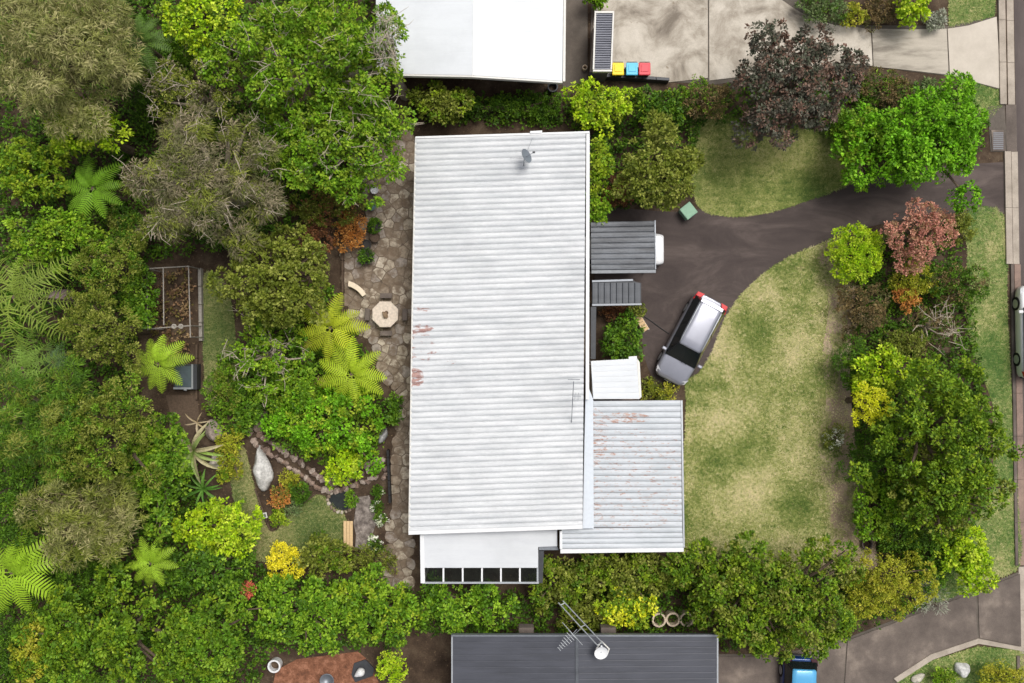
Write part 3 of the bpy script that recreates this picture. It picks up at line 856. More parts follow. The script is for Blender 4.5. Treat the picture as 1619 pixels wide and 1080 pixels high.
# slatted store, bins, retaining wall -----------------------------------
st = root('storage_shed', P(953, 65, 0), 'narrow store with grey ribbed roof framed in white beside the driveway', 'shed')
ZS = 2.1
sc = (P(943, 21, ZS), P(968, 21, ZS), P(964.5, 110, ZS), P(940, 110, ZS))
sr = MB().prism([c.to_2d() for c in (P(941, 18, ZS), P(971, 18, ZS), P(967, 113, ZS), P(938, 113, ZS))], ZS - 0.2, ZS - 0.08).build('roof', MT['dark_metal'], st)
panels(sr, sc, 24, MT['roof_grey2'] if 'roof_grey2' in MT else mat_roof('roof_blue_grey', (140, 142, 152), (122, 124, 134), rough=0.5, var=0.1), depth=0.05, fl=(0.06, 0.25, 0.5, 0.75, 0.94))
for pl in ([(940, 18), (971, 18), (971, 21), (940, 21)], [(968.5, 21), (971, 21), (967.5, 110), (965, 110)], [(937.5, 110.5), (967.5, 110.5), (967.3, 113.5), (937.3, 113.5)], [(940, 21), (942.6, 21), (939.6, 110), (937, 110)]):
    MB().prism(pxpoly(pl, ZS), ZS - 0.2, ZS + 0.04, 0.006).build('frame', MT['offwhite'], sr)
MB().prism([c.to_2d() for c in (P(944, 22, ZS), P(967, 22, ZS), P(963.5, 109, ZS), P(942, 109, ZS))], 0.0, ZS - 0.2).build('wall', MT['grey_metal'], st)

def bin_(c, lid, lab):
    r = root('wheelie_bin', (c.x, c.y, 0.06), lab, 'bin', 'wheelie bins beside the store')
    body = MB()
    hs = [(0.42, 0.46, 0.08), (0.52, 0.58, 0.95)]
    vs = []
    for w, d, zz in hs:
        vs += [(-w / 2, -d / 2, zz), (w / 2, -d / 2, zz), (w / 2, d / 2, zz), (-w / 2, d / 2, zz)]
    body.add(vs, [(3, 2, 1, 0), (4, 5, 6, 7), (0, 1, 5, 4), (1, 2, 6, 5), (2, 3, 7, 6), (3, 0, 4, 7)])
    body.build('body', MT['bin_green'], r, local=True)
    l = MB().bbox((0, 0, 0.985), (0.6, 0.64, 0.07), 0.03)
    l.build('lid', lid, r, local=True)
    MB().bbox((0, 0.03, 1.03), (0.38, 0.36, 0.03), 0.012).build('lid_panel', lid, r, local=True)
    MB().tube([(-0.26, 0.36, 0.96), (0.26, 0.36, 0.96)], 0.018).build('handle', MT['black'], r, local=True)
    for s in (-1, 1):
        MB().tube([(s * 0.2, 0.26, 0.1), (s * 0.26, 0.26, 0.1)], 0.1, 14).build('wheel', MT['rubber'], r, local=True)
MT['bin_green'] = mat_plain('bin_green', (40, 58, 50), 0.6)
for px, c, lab in ((977, (246, 212, 20), 'wheelie bin with bright yellow lid'), (999, (90, 192, 232), 'wheelie bin with light blue lid'), (1019, (214, 62, 76), 'wheelie bin with red lid')):
    bin_(P(px, 109.5, 1.0), mat_plain('lid_' + lab.split()[-2], c, 0.45, 0, 0.04), lab)
rw = MB()
for i in range(6):
    xa, xb = 930 + i * 21, 930 + (i + 1) * 21 - 0.6
    rw.prism(pxpoly([(xa, 119 + (xa - 930) * .07), (xb, 119 + (xb - 930) * .07), (xb, 125 + (xb - 930) * .06), (xa, 125 + (xa - 930) * .06)]), 0, 0.55, 0.01)
tag(rw.build('retaining_wall', MT['dark_metal']), 'low dark retaining wall behind the coloured bins', 'wall')

# ------------------------------------------------------------------ vegetation
PAL = {
 'olivegrey': [(152, 150, 98), (126, 130, 78), (166, 160, 112), (104, 112, 62), (134, 140, 78)],
 'greybrown': [(132, 124, 98), (112, 106, 80), (148, 136, 112), (96, 100, 66), (118, 122, 74)],
 'lime': [(166, 206, 48), (142, 192, 40), (120, 170, 38), (178, 210, 74)],
 'bright': [(108, 162, 46), (90, 142, 38), (128, 174, 62), (78, 122, 36), (118, 154, 58)],
 'vivid': [(104, 176, 42), (90, 156, 36), (122, 188, 58), (80, 138, 34)],
 'mid': [(98, 148, 50), (78, 128, 40), (116, 160, 64), (66, 108, 38)],
 'midlime': [(134, 172, 52), (112, 156, 46), (150, 180, 66), (92, 136, 44)],
 'dark': [(62, 106, 38), (76, 124, 42), (52, 88, 34), (90, 134, 48)],
 'deep': [(86, 128, 38), (70, 110, 34), (102, 144, 44), (120, 156, 52)],
 'olive': [(120, 136, 58), (100, 120, 48), (140, 150, 74), (84, 106, 44)],
 'oliveyellow': [(148, 158, 44), (168, 170, 54), (126, 144, 42), (176, 172, 60)],
 'yellow': [(214, 218, 44), (196, 206, 44), (226, 226, 70)],
 'gold': [(222, 212, 44), (206, 198, 40), (234, 222, 66)],
 'purple': [(92, 90, 80), (110, 92, 82), (80, 88, 78), (128, 100, 88), (100, 100, 88)],
 'pink': [(202, 142, 126), (184, 124, 112), (212, 160, 138), (160, 130, 98)],
 'orange': [(200, 134, 66), (178, 116, 62), (210, 152, 84)],
 'rust': [(134, 86, 60), (112, 78, 56), (150, 106, 70)],
 'red': [(212, 104, 86), (226, 132, 108)],
 'brown': [(118, 100, 66), (98, 86, 58), (136, 116, 78), (90, 92, 54)],
 'blue': [(98, 128, 104), (82, 116, 92), (118, 144, 118)],
 'silver': [(160, 168, 156), (140, 150, 138), (178, 182, 172)],
 'twig': [(170, 164, 154), (150, 144, 134), (190, 184, 174)],
 'white': [(232, 232, 222), (214, 220, 200)],
 'hedge': [(108, 160, 52), (86, 138, 42), (126, 174, 64), (66, 112, 36)],
}
STY = {   # leaf length, width, clump radius, leaves per clump, clump spacing, droop, upright
 'broad': (0.17, 0.105, 0.12, 14, 0.27, 0.25, 0.5),
 'large': (0.24, 0.150, 0.15, 13, 0.33, 0.35, 0.5),
 'fine':  (0.12, 0.060, 0.12, 16, 0.23, 0.15, 0.6),
 'tiny':  (0.10, 0.065, 0.10, 14, 0.19, 0.10, 0.6),
 'wispy': (0.30, 0.034, 0.15, 20, 0.27, 0.35, 0.5),
 'twiggy': (0.26, 0.026, 0.20, 12, 0.40, 0.15, 0.5),
}

def leaf_tone(c):
    """photo colour to leaf albedo: warmer, a little less pure green"""
    c = np.asarray(c, float)
    g = np.clip((c[..., 1:2] / (c[..., 0:1] + 1e-6) - 1.0) * 1.5, 0, 1)
    w = 1.12 + g * np.array([0.26, 0.0, -0.50])
    return c * w + (c @ np.array([0.3, 0.6, 0.1]))[..., None] * np.array([0.05, 0.05, 0.0])

def leaf_mesh(name, cen, nrm, pal, style, rg, per=None, pal2=None, mask=None):
    """one mesh of folded leaves: clumps at cen facing nrm"""
    L, W, cr, k, sp, droop, upr = STY[style]
    n = len(cen)
    if per: k = per
    palv = np.array([lin(c) for c in pal])
    palv = leaf_tone(palv)
    ci = rg.integers(0, len(palv), n)
    base_c = palv[ci]
    if pal2 is not None:
        p2 = leaf_tone(np.array([lin(c) for c in pal2]))[rg.integers(0, len(pal2), n)]
        base_c = np.where(mask[:, None], p2, base_c)
    ccol = base_c * rg.uniform(0.8, 1.15, (n, 1))
    c = np.repeat(cen, k, 0); nn = np.repeat(nrm, k, 0); cc = np.repeat(ccol, k, 0)
    cc = cc * rg.uniform(0.85, 1.18, (n * k, 1))
    N = n * k
    rnd = rg.normal(size=(N, 3))
    off = rg.normal(size=(N, 3)); off /= np.linalg.norm(off, axis=1, keepdims=True)
    off *= cr * rg.uniform(0.2, 1.0, (N, 1)) ** 0.6
    d = off / cr + nn * upr + rnd * 0.25
    if style == 'wispy': d = d * np.array([1, 1, 0.5]) + rnd * 0.5
    d /= np.linalg.norm(d, axis=1, keepdims=True)
    up = nn * 0.8 + np.array([0, 0, 0.5]) + rg.normal(size=(N, 3)) * 0.45
    s = np.cross(d, up); s /= np.linalg.norm(s, axis=1, keepdims=True) + 1e-9
    u = np.cross(s, d)
    l = L * rg.uniform(0.65, 1.25, (N, 1)); w = W * rg.uniform(0.7, 1.25, (N, 1))
    p = c + off
    v = np.empty((N, 4, 3))
    v[:, 0] = p
    v[:, 1] = p + d * l * 0.55 + s * w * 0.5 + u * w * 0.18
    v[:, 2] = p + d * l - np.array([0, 0, 1.0]) * l * droop
    v[:, 3] = p + d * l * 0.55 - s * w * 0.5 + u * w * 0.18
    me = bpy.data.meshes.new(name)
    me.vertices.add(N * 4); me.loops.add(N * 4); me.polygons.add(N)
    me.vertices.foreach_set('co', v.reshape(-1))
    me.loops.foreach_set('vertex_index', np.arange(N * 4, dtype=np.int32))
    me.polygons.foreach_set('loop_start', np.arange(0, N * 4, 4, dtype=np.int32))
    me.update()
    a = me.attributes.new('Col', 'FLOAT_COLOR', 'FACE')
    a.data.foreach_set('color', np.hstack([cc, np.ones((N, 1))]).astype(np.float32).reshape(-1))
    me.materials.append(MT['foliage'])
    return me

SEED = [100]
NTRI = [0]
def plant(name, label, cat, px, py, rx, ry, ztop, style, pal, group=None, ang=0.0, lobes=None, dens=1.0, flat=0.62, bark='bark', pal2=None, limbs=True, lobe_r=0.42, sparse=False, rag=None):
    """a tree or shrub: lobed crown of leaf clumps over a tapered trunk with a limb into each lobe. rx, ry in photo pixels, ang degrees on screen"""
    SEED[0] += 1
    rg = np.random.default_rng(SEED[0])
    zc = ztop * 0.72
    c = P(px, py, zc)
    RX, RY = M(rx, zc), M(ry, zc)
    rm = math.sqrt(RX * RY)
    rz = min(rm * flat, ztop * 0.46)
    zc = ztop - rz
    c = P(px, py, ztop - rz * 0.5); c.z = zc
    base = Vector((c.x, c.y, 0))
    r = root(name, base, label, cat, group)
    lr0 = min(0.72, (0.5 if rag is None or rag > 0.2 else 0.3) * min(RX, RY)) * (1.15 if style in ('wispy', 'large') else 1.0)
    nl = int(max(8, min(170, 1.75 * RX * RY / (lr0 * lr0))))
    if rag is not None and rag < 0.2: nl *= 2
    RX *= 1.07; RY *= 1.07
    if rag is None: rag = 1.35 if rm > 2.2 else 0.8
    ca, sa = math.cos(math.radians(-ang)), math.sin(math.radians(-ang))
    # many uneven lobes spread over the crown, some standing out, some missing
    LB = []
    ph = rg.uniform(0, 6.28, 4)
    for i in range(nl):
        t = 2.39996 * i + rg.uniform(-0.5, 0.5)
        q = math.sqrt((i + 0.5) / nl)
        edge = 1.0 + rag * (0.12 * math.sin(3 * t + ph[0]) + 0.08 * math.sin(5 * t + ph[1]) + 0.05 * math.sin(8 * t + ph[2]))
        q2 = q * edge + rg.uniform(-0.07, 0.07) * rag
        lr = lr0 * (rg.uniform(0.5, 1.2) if rag > 0.2 else rg.uniform(0.92, 1.08)) * (1.1 - 0.3 * q)
        qx = max(0.0, q2 * RX - lr * 0.6 * q); qy = max(0.0, q2 * RY - lr * 0.6 * q)
        x, y = qx * math.cos(t), qy * math.sin(t)
        zz = rz * math.sqrt(max(0.02, 1 - (min(1, q2) * 0.95) ** 2)) - lr * 0.6 + rg.normal() * 0.2 * rz * (0.3 + 0.7 * min(rag, 1.0))
        LB.append((x * ca - y * sa, x * sa + y * ca, zz, lr))
    sp = STY[style][4] / math.sqrt(dens)
    cen, nrm = [], []
    Lc = np.array([b[:3] for b in LB]); Lr = np.array([b[3] for b in LB])
    for (x, y, zz, lr) in LB:
        n = int(4 * math.pi * lr * lr * 0.6 / (sp * sp)) + 3
        d = rg.normal(size=(n * 2, 3)); d /= np.linalg.norm(d, axis=1, keepdims=True)
        d = d[d[:, 2] > -0.2][:n]
        rr = lr * (1.0 - 0.25 * rg.uniform(0, 1, len(d)) ** 2 + 0.10 * rg.normal(size=len(d)))
        pts = np.array([x, y, zz]) + d * rr[:, None] * np.array([1, 1, 0.8])
        keep = np.ones(len(pts), bool)
        for j in range(len(LB)):
            dj = np.linalg.norm((pts - Lc[j]) / np.array([1, 1, 0.8]), axis=1)
            keep &= ~(dj < Lr[j] * 0.7)
        cen.append(pts[keep]); nrm.append(d[keep])
    cen = np.vstack(cen); nrm = np.vstack(nrm)
    # ragged outline and gaps
    gap = vnoise(cen[:, 0] + 31 * SEED[0], cen[:, 1], 1.3, SEED[0]) + rg.normal(size=len(cen)) * 0.3
    k = gap > (-9 if rag < 0.2 else (-1.0 if not sparse else -0.15))
    cen, nrm = cen[k], nrm[k]
    cen[:, 2] += zc
    lo = 0.12
    cen[:, 2] = np.maximum(cen[:, 2], lo + rg.uniform(0, 0.15, len(cen)))
    # leaves inside the crown
    ni = int(math.pi * RX * RY * 7)
    t = rg.uniform(0, 6.28, ni); q = np.sqrt(rg.uniform(0, 1, ni)) * (0.8 if rag > 0.2 else 0.9)
    xi, yi = q * RX * np.cos(t), q * RY * np.sin(t)
    zi = zc + rz * (np.sqrt(1 - q * q) * 0.3 - 0.35) * rg.uniform(0.6, 1.0, ni)
    ci_ = np.stack([xi * ca - yi * sa, xi * sa + yi * ca, np.maximum(zi, 0.12)], 1)
    ki = (vnoise(ci_[:, 0], ci_[:, 1], 1.5, SEED[0] + 3) > -0.8) if not sparse else (rg.uniform(0, 1, ni) < 0.45)
    ci_ = ci_[ki]
    dn_ = rg.normal(size=ci_.shape) * 0.4 + np.array([0, 0, 1.0]); dn_ /= np.linalg.norm(dn_, axis=1, keepdims=True)
    cen = np.vstack([cen, ci_]); nrm = np.vstack([nrm, dn_])
    mask = None
    if pal2:
        mask = vnoise(cen[:, 0], cen[:, 1], 2.6, SEED[0] + 5) * 0.45 + rg.normal(size=len(cen)) * 0.45 > 0.3
    me = leaf_mesh('crown', cen, nrm, PAL[pal], style, rg, pal2=PAL[pal2] if pal2 else None, mask=mask)
    o = link('crown', me, None, r)
    NTRI[0] += 2 * len(me.polygons)
    if bark == 'bark_pale':
        tw_ = MB()
        outer = cen[:max(1, len(cen) - len(ci_))]
        hi = outer[outer[:, 2] > zc + rz * 0.1]
        for k_ in range(int(10 + 4.5 * RX * RY * (1.4 if sparse else 1.0))):
            p_ = Vector(hi[rg.integers(0, len(hi))]) if len(hi) else Vector((0, 0, zc))
            d_ = Vector((p_.x * .5 + rg.normal(), p_.y * .5 + rg.normal(), rg.uniform(-.1, .4))).normalized()
            l_ = rg.uniform(0.35, 1.0)
            m_2 = p_ + d_ * l_ * .5 + Vector((rg.normal() * .08, rg.normal() * .08, .05))
            e_ = p_ + d_ * l_ + Vector((rg.normal() * .12, rg.normal() * .12, rg.uniform(-.05, .15)))
            tw_.tube([p_ - d_ * l_ * .3, m_2, e_], [0.02, 0.014, 0.006], 4, cap=False)
            for _ in range(2):
                f_ = lerp(p_, e_, rg.uniform(.2, .8))
                tw_.tube([f_, f_ + Vector((rg.normal(), rg.normal(), rg.uniform(0, .5))).normalized() * l_ * .45], [0.011, 0.005], 4, cap=False)
        tag(tw_.build('twigs', MT[bark], r, local=True), kind='stuff')
    # trunk and limbs
    tb = MB()
    tr = 0.05 + 0.022 * ztop + 0.012 * rm
    fork = Vector((0, 0, max(0.15, zc * 0.55)))
    jog = Vector((rg.uniform(-.12, .12), rg.uniform(-.12, .12), 0)) * min(1.0, ztop / 4)
    tb.tube([(0, 0, -0.05), Vector((0, 0, fork.z * 0.5)) + jog, fork], [tr * 1.25, tr, tr * 0.85], 8)
    if limbs:
        for (x, y, zz, lr) in LB[::max(1, len(LB) // 14)]:
            e = Vector((x, y, zc + zz + lr * 0.3))
            mid = lerp(fork, e, 0.5) + Vector((rg.uniform(-.2, .2), rg.uniform(-.2, .2), 0.12 * (e - fork).length))
            tb.tube([fork - Vector((0, 0, 0.1)), mid, e], [tr * 0.6, tr * 0.4, tr * 0.14], 6, cap=False)
    tb.build('trunk', MT[bark], r, local=True)
    return r

# tree ferns ---------------------------------------------------------
def frond_mesh(n=17, L=1.0, leaf=0.34, w=0.055, arch=0.42, seed=0, gap=1.0, jit=0.0):
    """pinnate frond along +x, arching down; unit length"""
    rg = np.random.default_rng(seed)
    m = MB()
    def pos(t): return Vector((t * 0.97, 0.05 * math.sin(t * 2 + seed), 0.34 * t - arch * 1.45 * t * t))
    m.tube([pos(i / 7) for i in range(8)], [0.012 * (1 - 0.8 * i / 7) for i in range(8)], 4, cap=False)
    for i in range(n):
        t = 0.08 + 0.9 * (i + 0.5) / n
        l = leaf * (math.sin(math.pi * min(1, (t * 0.92 + 0.1))) ** 0.75) * rg.uniform(0.9, 1.08) + 0.02
        p = pos(t); d = (pos(t + 0.01) - pos(t - 0.01)).normalized()
        for s in (-1, 1):
            side = Vector((0.38 + rg.normal() * jit, s * 1.0, -0.16 + rg.uniform(-0.1, 0.1) + rg.normal() * jit)).normalized()
            l *= 1 + rg.normal() * jit * 0.6
            up = Vector((0, 0, 1))
            ww = w * gap * rg.uniform(0.85, 1.1)
            a = p + d * -ww * 0.5; b = p + d * ww * 0.5
            mid = p + side * l * 0.55 + up * 0.012
            tip = p + side * l - up * l * 0.22
            m.add([a, mid - d * ww * 0.42, tip, mid + d * ww * 0.42, b], [(0, 1, 3, 4), (1, 2, 3)])
    me = bpy.data.meshes.new('frond')
    me.from_pydata(m.v, [], m.f); me.update()
    me.materials.append(MT['frond'])
    return me
FERN = [frond_mesh(15, seed=k, arch=0.30 + 0.06 * k, leaf=0.225 + 0.02 * k, w=0.045) for k in range(3)]
PALM = [frond_mesh(24, seed=10 + k, arch=0.55 + 0.12 * k, leaf=0.26, w=0.02, jit=0.28) for k in range(3)]

def fern(label, px, py, rpx, z, col, n=9, kind='tree_fern', cat='tree fern', group='tree ferns', meshes=FERN, rot=0.0, young=3):
    rg = np.random.default_rng(int(px * 7 + py))
    c = P(px, py, z)
    r = root(kind, (c.x, c.y, 0), label, cat, group)
    Rr = M(rpx, z)
    MB().tube([(0, 0, -0.05), (0.05, 0.02, z * 0.5), (0, 0, z)], [0.13, 0.1, 0.11], 10).build('trunk', MT['bark'], r, local=True)
    for i in range(n + young):
        inner = i >= n
        a = rot + 2 * math.pi * i / n + rg.uniform(-0.16, 0.16)
        me = meshes[rg.integers(0, len(meshes))]
        k = rg.uniform(0.8, 1.15)
        cc = tuple(lin(col) * np.array([1.1, 0.97, 1.0]))
        o = link('frond', me, None, r, color=tuple(min(1, q * k) for q in cc))
        s = Rr * rg.uniform(0.88, 1.14) * (0.6 if inner else 1.0)
        o.scale = (s, s, s * (1.1 if inner else 1.0))
        o.location = (0.05 * math.cos(a), 0.05 * math.sin(a), z + (0.08 if inner else 0.0))
        o.rotation_euler = (rg.uniform(-0.12, 0.12), (-0.45 if inner else rg.uniform(-0.08, 0.12)), a)
    return r

# strap-leaved plants -------------------------------------------------
def strap_mesh(seed, w=0.09, arch=0.5, n=7, rise=0.75):
    m = MB(); vs, fs = [], []
    for i in range(n):
        t = i / (n - 1)
        ww = w * (math.sin(math.pi * (0.15 + 0.85 * t)) ** 0.6 if t < 1 else 0.02)
        x, zz = t, rise * t - arch * 1.5 * t * t
        vs += [(x, -ww / 2, zz + ww * 0.25), (x, 0, zz), (x, ww / 2, zz + ww * 0.25)]
    for i in range(n - 1):
        k = i * 3
        fs += [(k, k + 3, k + 4, k + 1), (k + 1, k + 4, k + 5, k + 2)]
    me = bpy.data.meshes.new('leaf'); me.from_pydata(vs, [], fs); me.update()
    me.materials.append(MT['frond'])
    return me
STRAP = [strap_mesh(k, 0.10 + 0.02 * k, 0.4 + 0.1 * k) for k in range(3)]
def strap(label, px, py, rpx, z, cols, n=16, name='strap_plant', cat='plant', group=None):
    rg = np.random.default_rng(int(px * 3 + py))
    c = P(px, py, z)
    r = root(name, (c.x, c.y, 0), label, cat, group)
    Rr = M(rpx, z)
    if z > 0.3:
        MB().tube([(0, 0, -0.05), (0.03, -0.02, z * 0.5), (0, 0, z)], [0.09, 0.07, 0.07], 8).build('trunk', MT['bark'], r, local=True)
    for i in range(n):
        a = 2.39996 * i + rg.uniform(-0.2, 0.2)
        k = rg.uniform(0.85, 1.15)
        cc = lin(cols[i % len(cols)])
        o = link('leaf', STRAP[i % 3], None, r, color=tuple(q * k for q in cc))
        s = Rr * rg.uniform(0.75, 1.1)
        o.scale = (s, s, s)
        o.location = (0, 0, max(z, 0.03))
        o.rotation_euler = (rg.uniform(-.2, .2), -0.5 * (i / n) + rg.uniform(-.15, .1), a)
    return r

T, S_, H_ = 'tree', 'shrub', 'hedge'
GL, GR = 'trees and shrubs of the back garden', 'shrubs of the front garden'
# ---- upper left
plant('tree', 'large grey-olive feathery tree filling the top left corner', T, 92, 70, 124, 116, 9.0, 'wispy', 'olivegrey', GL, lobes=24, lobe_r=.36)
plant('tree', 'lime green leafy tree at the top edge left of the big bright tree', T, 312, 25, 66, 60, 6.5, 'broad', 'lime', GL, pal2='bright')
plant('shrub', 'small mid green shrub between dark fern and bright tree', S_, 268, 92, 44, 34, 4.0, 'broad', 'mid', GL)
plant('tree', 'big bright green tree with pale branches left of the white roof', T, 500, 95, 150, 112, 8.0, 'broad', 'bright', GL, lobes=24, bark='bark_pale', lobe_r=.34)
plant('tree', 'bright green tree beside the top left corner of the ribbed roof', T, 530, 222, 118, 92, 6.5, 'broad', 'bright', GL, lobes=18, bark='bark_pale', pal2='mid', lobe_r=.36)
plant('tree', 'sparse olive tree with pale twigs above the grey-brown tree', T, 300, 138, 82, 50, 6.0, 'fine', 'olive', GL, sparse=True, bark='bark_pale', pal2='greybrown')
plant('shrub', 'yellow-lime shrub left of the grey-brown tree', S_, 132, 200, 56, 46, 6.0, 'broad', 'lime', GL, pal2='midlime')
plant('shrub', 'rounded green shrub at the left edge beside a tree fern', S_, 45, 268, 62, 50, 3.8, 'broad', 'midlime', GL, pal2='mid')
plant('tree', 'large grey-brown tree with dry twigs behind the garden frame', T, 318, 285, 118, 104, 7.5, 'wispy', 'greybrown', GL, lobes=20, bark='bark_pale', pal2='olive')
plant('shrub', 'dull olive shrub beside the pots at the patio edge', S_, 520, 328, 52, 34, 2.2, 'fine', 'olive', GL, pal2='rust')
plant('shrub', 'bright green shrub at the left edge above the palm', S_, 84, 378, 82, 42, 4.5, 'broad', 'bright', GL)
plant('shrub', 'orange-brown shrub beside the patio pots', S_, 552, 366, 27, 26, 1.4, 'fine', 'orange', GL)
plant('shrub', 'dark reddish shrub left of the orange-brown one', S_, 500, 378, 34, 26, 1.8, 'fine', 'rust', GL)
plant('tree', 'olive grey tree above the loose green shrub in the back garden', T, 432, 440, 96, 82, 5.5, 'broad', 'olive', GL, lobes=18)
plant('shrub', 'dark green shrub at the upper left of the olive grey tree', S_, 360, 368, 44, 34, 3.0, 'fine', 'dark', GL)
plant('shrub', 'loose mid green shrub left of the lime tree ferns', S_, 420, 560, 70, 66, 3.4, 'broad', 'bright', GL, sparse=True, bark='bark_pale', pal2='mid')
plant('tree', 'dense bright green shrub tree below the lime tree ferns', T, 522, 666, 92, 62, 2.8, 'broad', 'vivid', GL, pal2='midlime')
plant('shrub', 'yellow-lime shrub overhanging the stone edging', S_, 542, 740, 32, 26, 1.8, 'broad', 'lime', GL)
plant('shrub', 'olive green shrub between the palm and the garden frame', S_, 165, 420, 56, 52, 5.0, 'fine', 'olive', GL, pal2='mid')
plant('tree', 'olive grey tree right of the palm at the left', T, 152, 520, 60, 64, 6.0, 'fine', 'olive', GL)
plant('shrub', 'bright green shrub on the left side of the garden frame', S_, 222, 470, 26, 58, 2.6, 'broad', 'mid', GL)
plant('tree', 'dark olive feathery tree in the left middle', T, 70, 670, 90, 90, 7.0, 'wispy', 'dark', GL, lobes=18, pal2='olive')
plant('tree', 'mid olive green fine-leaved tree left of the strap-leaved plant', T, 160, 690, 84, 96, 7.0, 'fine', 'olive', GL, lobes=18, pal2='mid')
plant('tree', 'grey olive feathery tree above the big lime fern', T, 130, 825, 92, 72, 6.5, 'wispy', 'olivegrey', GL, lobes=16, pal2='olive')
plant('tree', 'dark green tree at the left edge above the big lime fern', T, 15, 790, 60, 70, 5.5, 'fine', 'dark', GL)
plant('tree', 'mid green leafy tree left of the strap-leaved plant roots', T, 246, 740, 50, 100, 4.5, 'broad', 'mid', GL, lobes=14, pal2='bright')
plant('shrub', 'rounded lime green shrub left of the back lawn', S_, 340, 838, 66, 50, 3.0, 'broad', 'lime', GL, pal2='midlime')
plant('shrub', 'dark green shrub below the rounded lime shrub', S_, 330, 905, 76, 42, 2.8, 'broad', 'dark', GL, pal2='mid')
plant('shrub', 'dark shrub between the two lowest tree ferns', S_, 140, 925, 70, 44, 3.0, 'fine', 'dark', GL)
plant('tree', 'big rounded green tree in the bottom left corner', T, 165, 1010, 140, 84, 5.5, 'broad', 'deep', GL, lobes=22, pal2='mid', lobe_r=.34)
plant('tree', 'green leafy tree left of the red-brown terrace', T, 322, 1018, 72, 74, 4.4, 'broad', 'mid', GL, lobes=16, pal2='deep')
plant('shrub', 'pale yellow tipped shrub in the bottom left corner', S_, 52, 1030, 36, 44, 4.0, 'broad', 'oliveyellow', GL)
plant('shrub', 'dark shrub at the bottom left edge under the big lime fern', S_, 10, 1040, 44, 60, 3.0, 'fine', 'dark', GL)
plant('shrub', 'bright golden yellow shrub at the bottom of the back lawn', S_, 451, 890, 31, 30, 1.8, 'tiny', 'gold', GL)
plant('shrub', 'olive green shrub right of the golden shrub', S_, 508, 880, 44, 32, 1.8, 'broad', 'olive', GL, pal2='deep')
plant('shrub', 'small coral red shrub left of the golden shrub', S_, 391, 932, 14, 14, 1.5, 'tiny', 'red', GL)
plant('hedge', 'clipped green hedge section above the red-brown terrace', H_, 480, 968, 100, 56, 2.8, 'broad', 'hedge', 'hedge along the lower boundary', lobes=18, lobe_r=.36)
plant('hedge', 'green hedge section between the terrace and the pergola', H_, 590, 965, 76, 60, 2.8, 'broad', 'hedge', 'hedge along the lower boundary', lobes=16, pal2='midlime', lobe_r=.36)
plant('hedge', 'green hedge section below the glazed pergola', H_, 732, 962, 84, 38, 2.5, 'broad', 'hedge', 'hedge along the lower boundary', lobes=14, lobe_r=.4)
plant('shrub', 'olive brown undergrowth shrub at the foot of the patio', S_, 588, 885, 42, 26, 1.0, 'fine', 'olive', GL, pal2='brown')
plant('shrub', 'olive green shrub below the corner of the porch', S_, 885, 925, 62, 46, 2.2, 'broad', 'olive', GR, pal2='deep')
plant('shrub', 'olive leafy shrub below the rusty front roof', S_, 990, 912, 80, 46, 2.4, 'broad', 'olive', GR, pal2='deep', lobes=14)
plant('shrub', 'yellow-lime shrub beside the slanting poles', S_, 990, 962, 48, 28, 2.6, 'broad', 'midlime', GR, pal2='yellow')
plant('shrub', 'dark shrub left of the three pale rings', S_, 935, 975, 50, 26, 1.8, 'broad', 'olive', GR)
plant('tree', 'large olive green rounded tree below the front lawn', T, 1196, 948, 86, 84, 4.2, 'broad', 'deep', GR, lobes=22, pal2='olive', lobe_r=.34)
plant('tree', 'large green rounded tree below the front lawn above the blue car', T, 1270, 950, 100, 84, 4.5, 'broad', 'deep', GR, lobes=20, pal2='olive', lobe_r=.34)
plant('shrub', 'yellow-olive shrub at the lower right corner of the lawn', S_, 1398, 925, 78, 58, 3.2, 'fine', 'oliveyellow', GR, lobes=16)
plant('shrub', 'lime green shrub on the corner of the grass verge', S_, 1532, 886, 46, 52, 2.6, 'broad', 'lime', GR, pal2='midlime')
plant('shrub', 'dark green shrub left of the lime shrub at the verge', S_, 1478, 880, 42, 48, 2.0, 'fine', 'dark', GR)
plant('shrub', 'silvery twiggy shrub beside the lower driveway', S_, 1472, 945, 28, 26, 1.0, 'twiggy', 'silver', GR)
plant('tree', 'large dense dark green tree right of the front lawn', T, 1490, 690, 108, 116, 5.5, 'broad', 'deep', GR, lobes=26, lobe_r=.34)
plant('tree', 'dark green tree below the large dense tree at the verge', T, 1495, 790, 88, 62, 5.0, 'broad', 'deep', GR, lobes=16, pal2='olive')
plant('shrub', 'bright green shrub at the right edge of the front lawn', S_, 1392, 800, 48, 60, 2.4, 'broad', 'bright', GR, pal2='mid')
plant('shrub', 'dark green shrub above the bright green one at the lawn edge', S_, 1372, 725, 34, 44, 2.2, 'fine', 'dark', GR)
plant('shrub', 'lime yellow shrub above the yellow one at the lawn edge', S_, 1402, 588, 54, 38, 2.6, 'broad', 'lime', GR, pal2='midlime')
plant('shrub', 'bright yellow shrub at the right edge of the front lawn', S_, 1379, 640, 31, 35, 3.4, 'tiny', 'yellow', GR)
plant('shrub', 'dark blue-green shrub left of the lime yellow one', S_, 1352, 575, 34, 34, 1.7, 'fine', 'dark', GR)
plant('shrub', 'brown-olive shrub halfway along the right lawn edge', S_, 1364, 488, 42, 40, 1.7, 'fine', 'brown', GR)
plant('shrub', 'clipped round lime bush beside the driveway bend', S_, 1354, 400, 43, 42, 2.0, 'tiny', 'lime', GR, flat=0.85, rag=0.1)
plant('tree', 'dusty pink leaved tree below the driveway entrance', T, 1458, 372, 54, 56, 3.2, 'tiny', 'pink', GR)
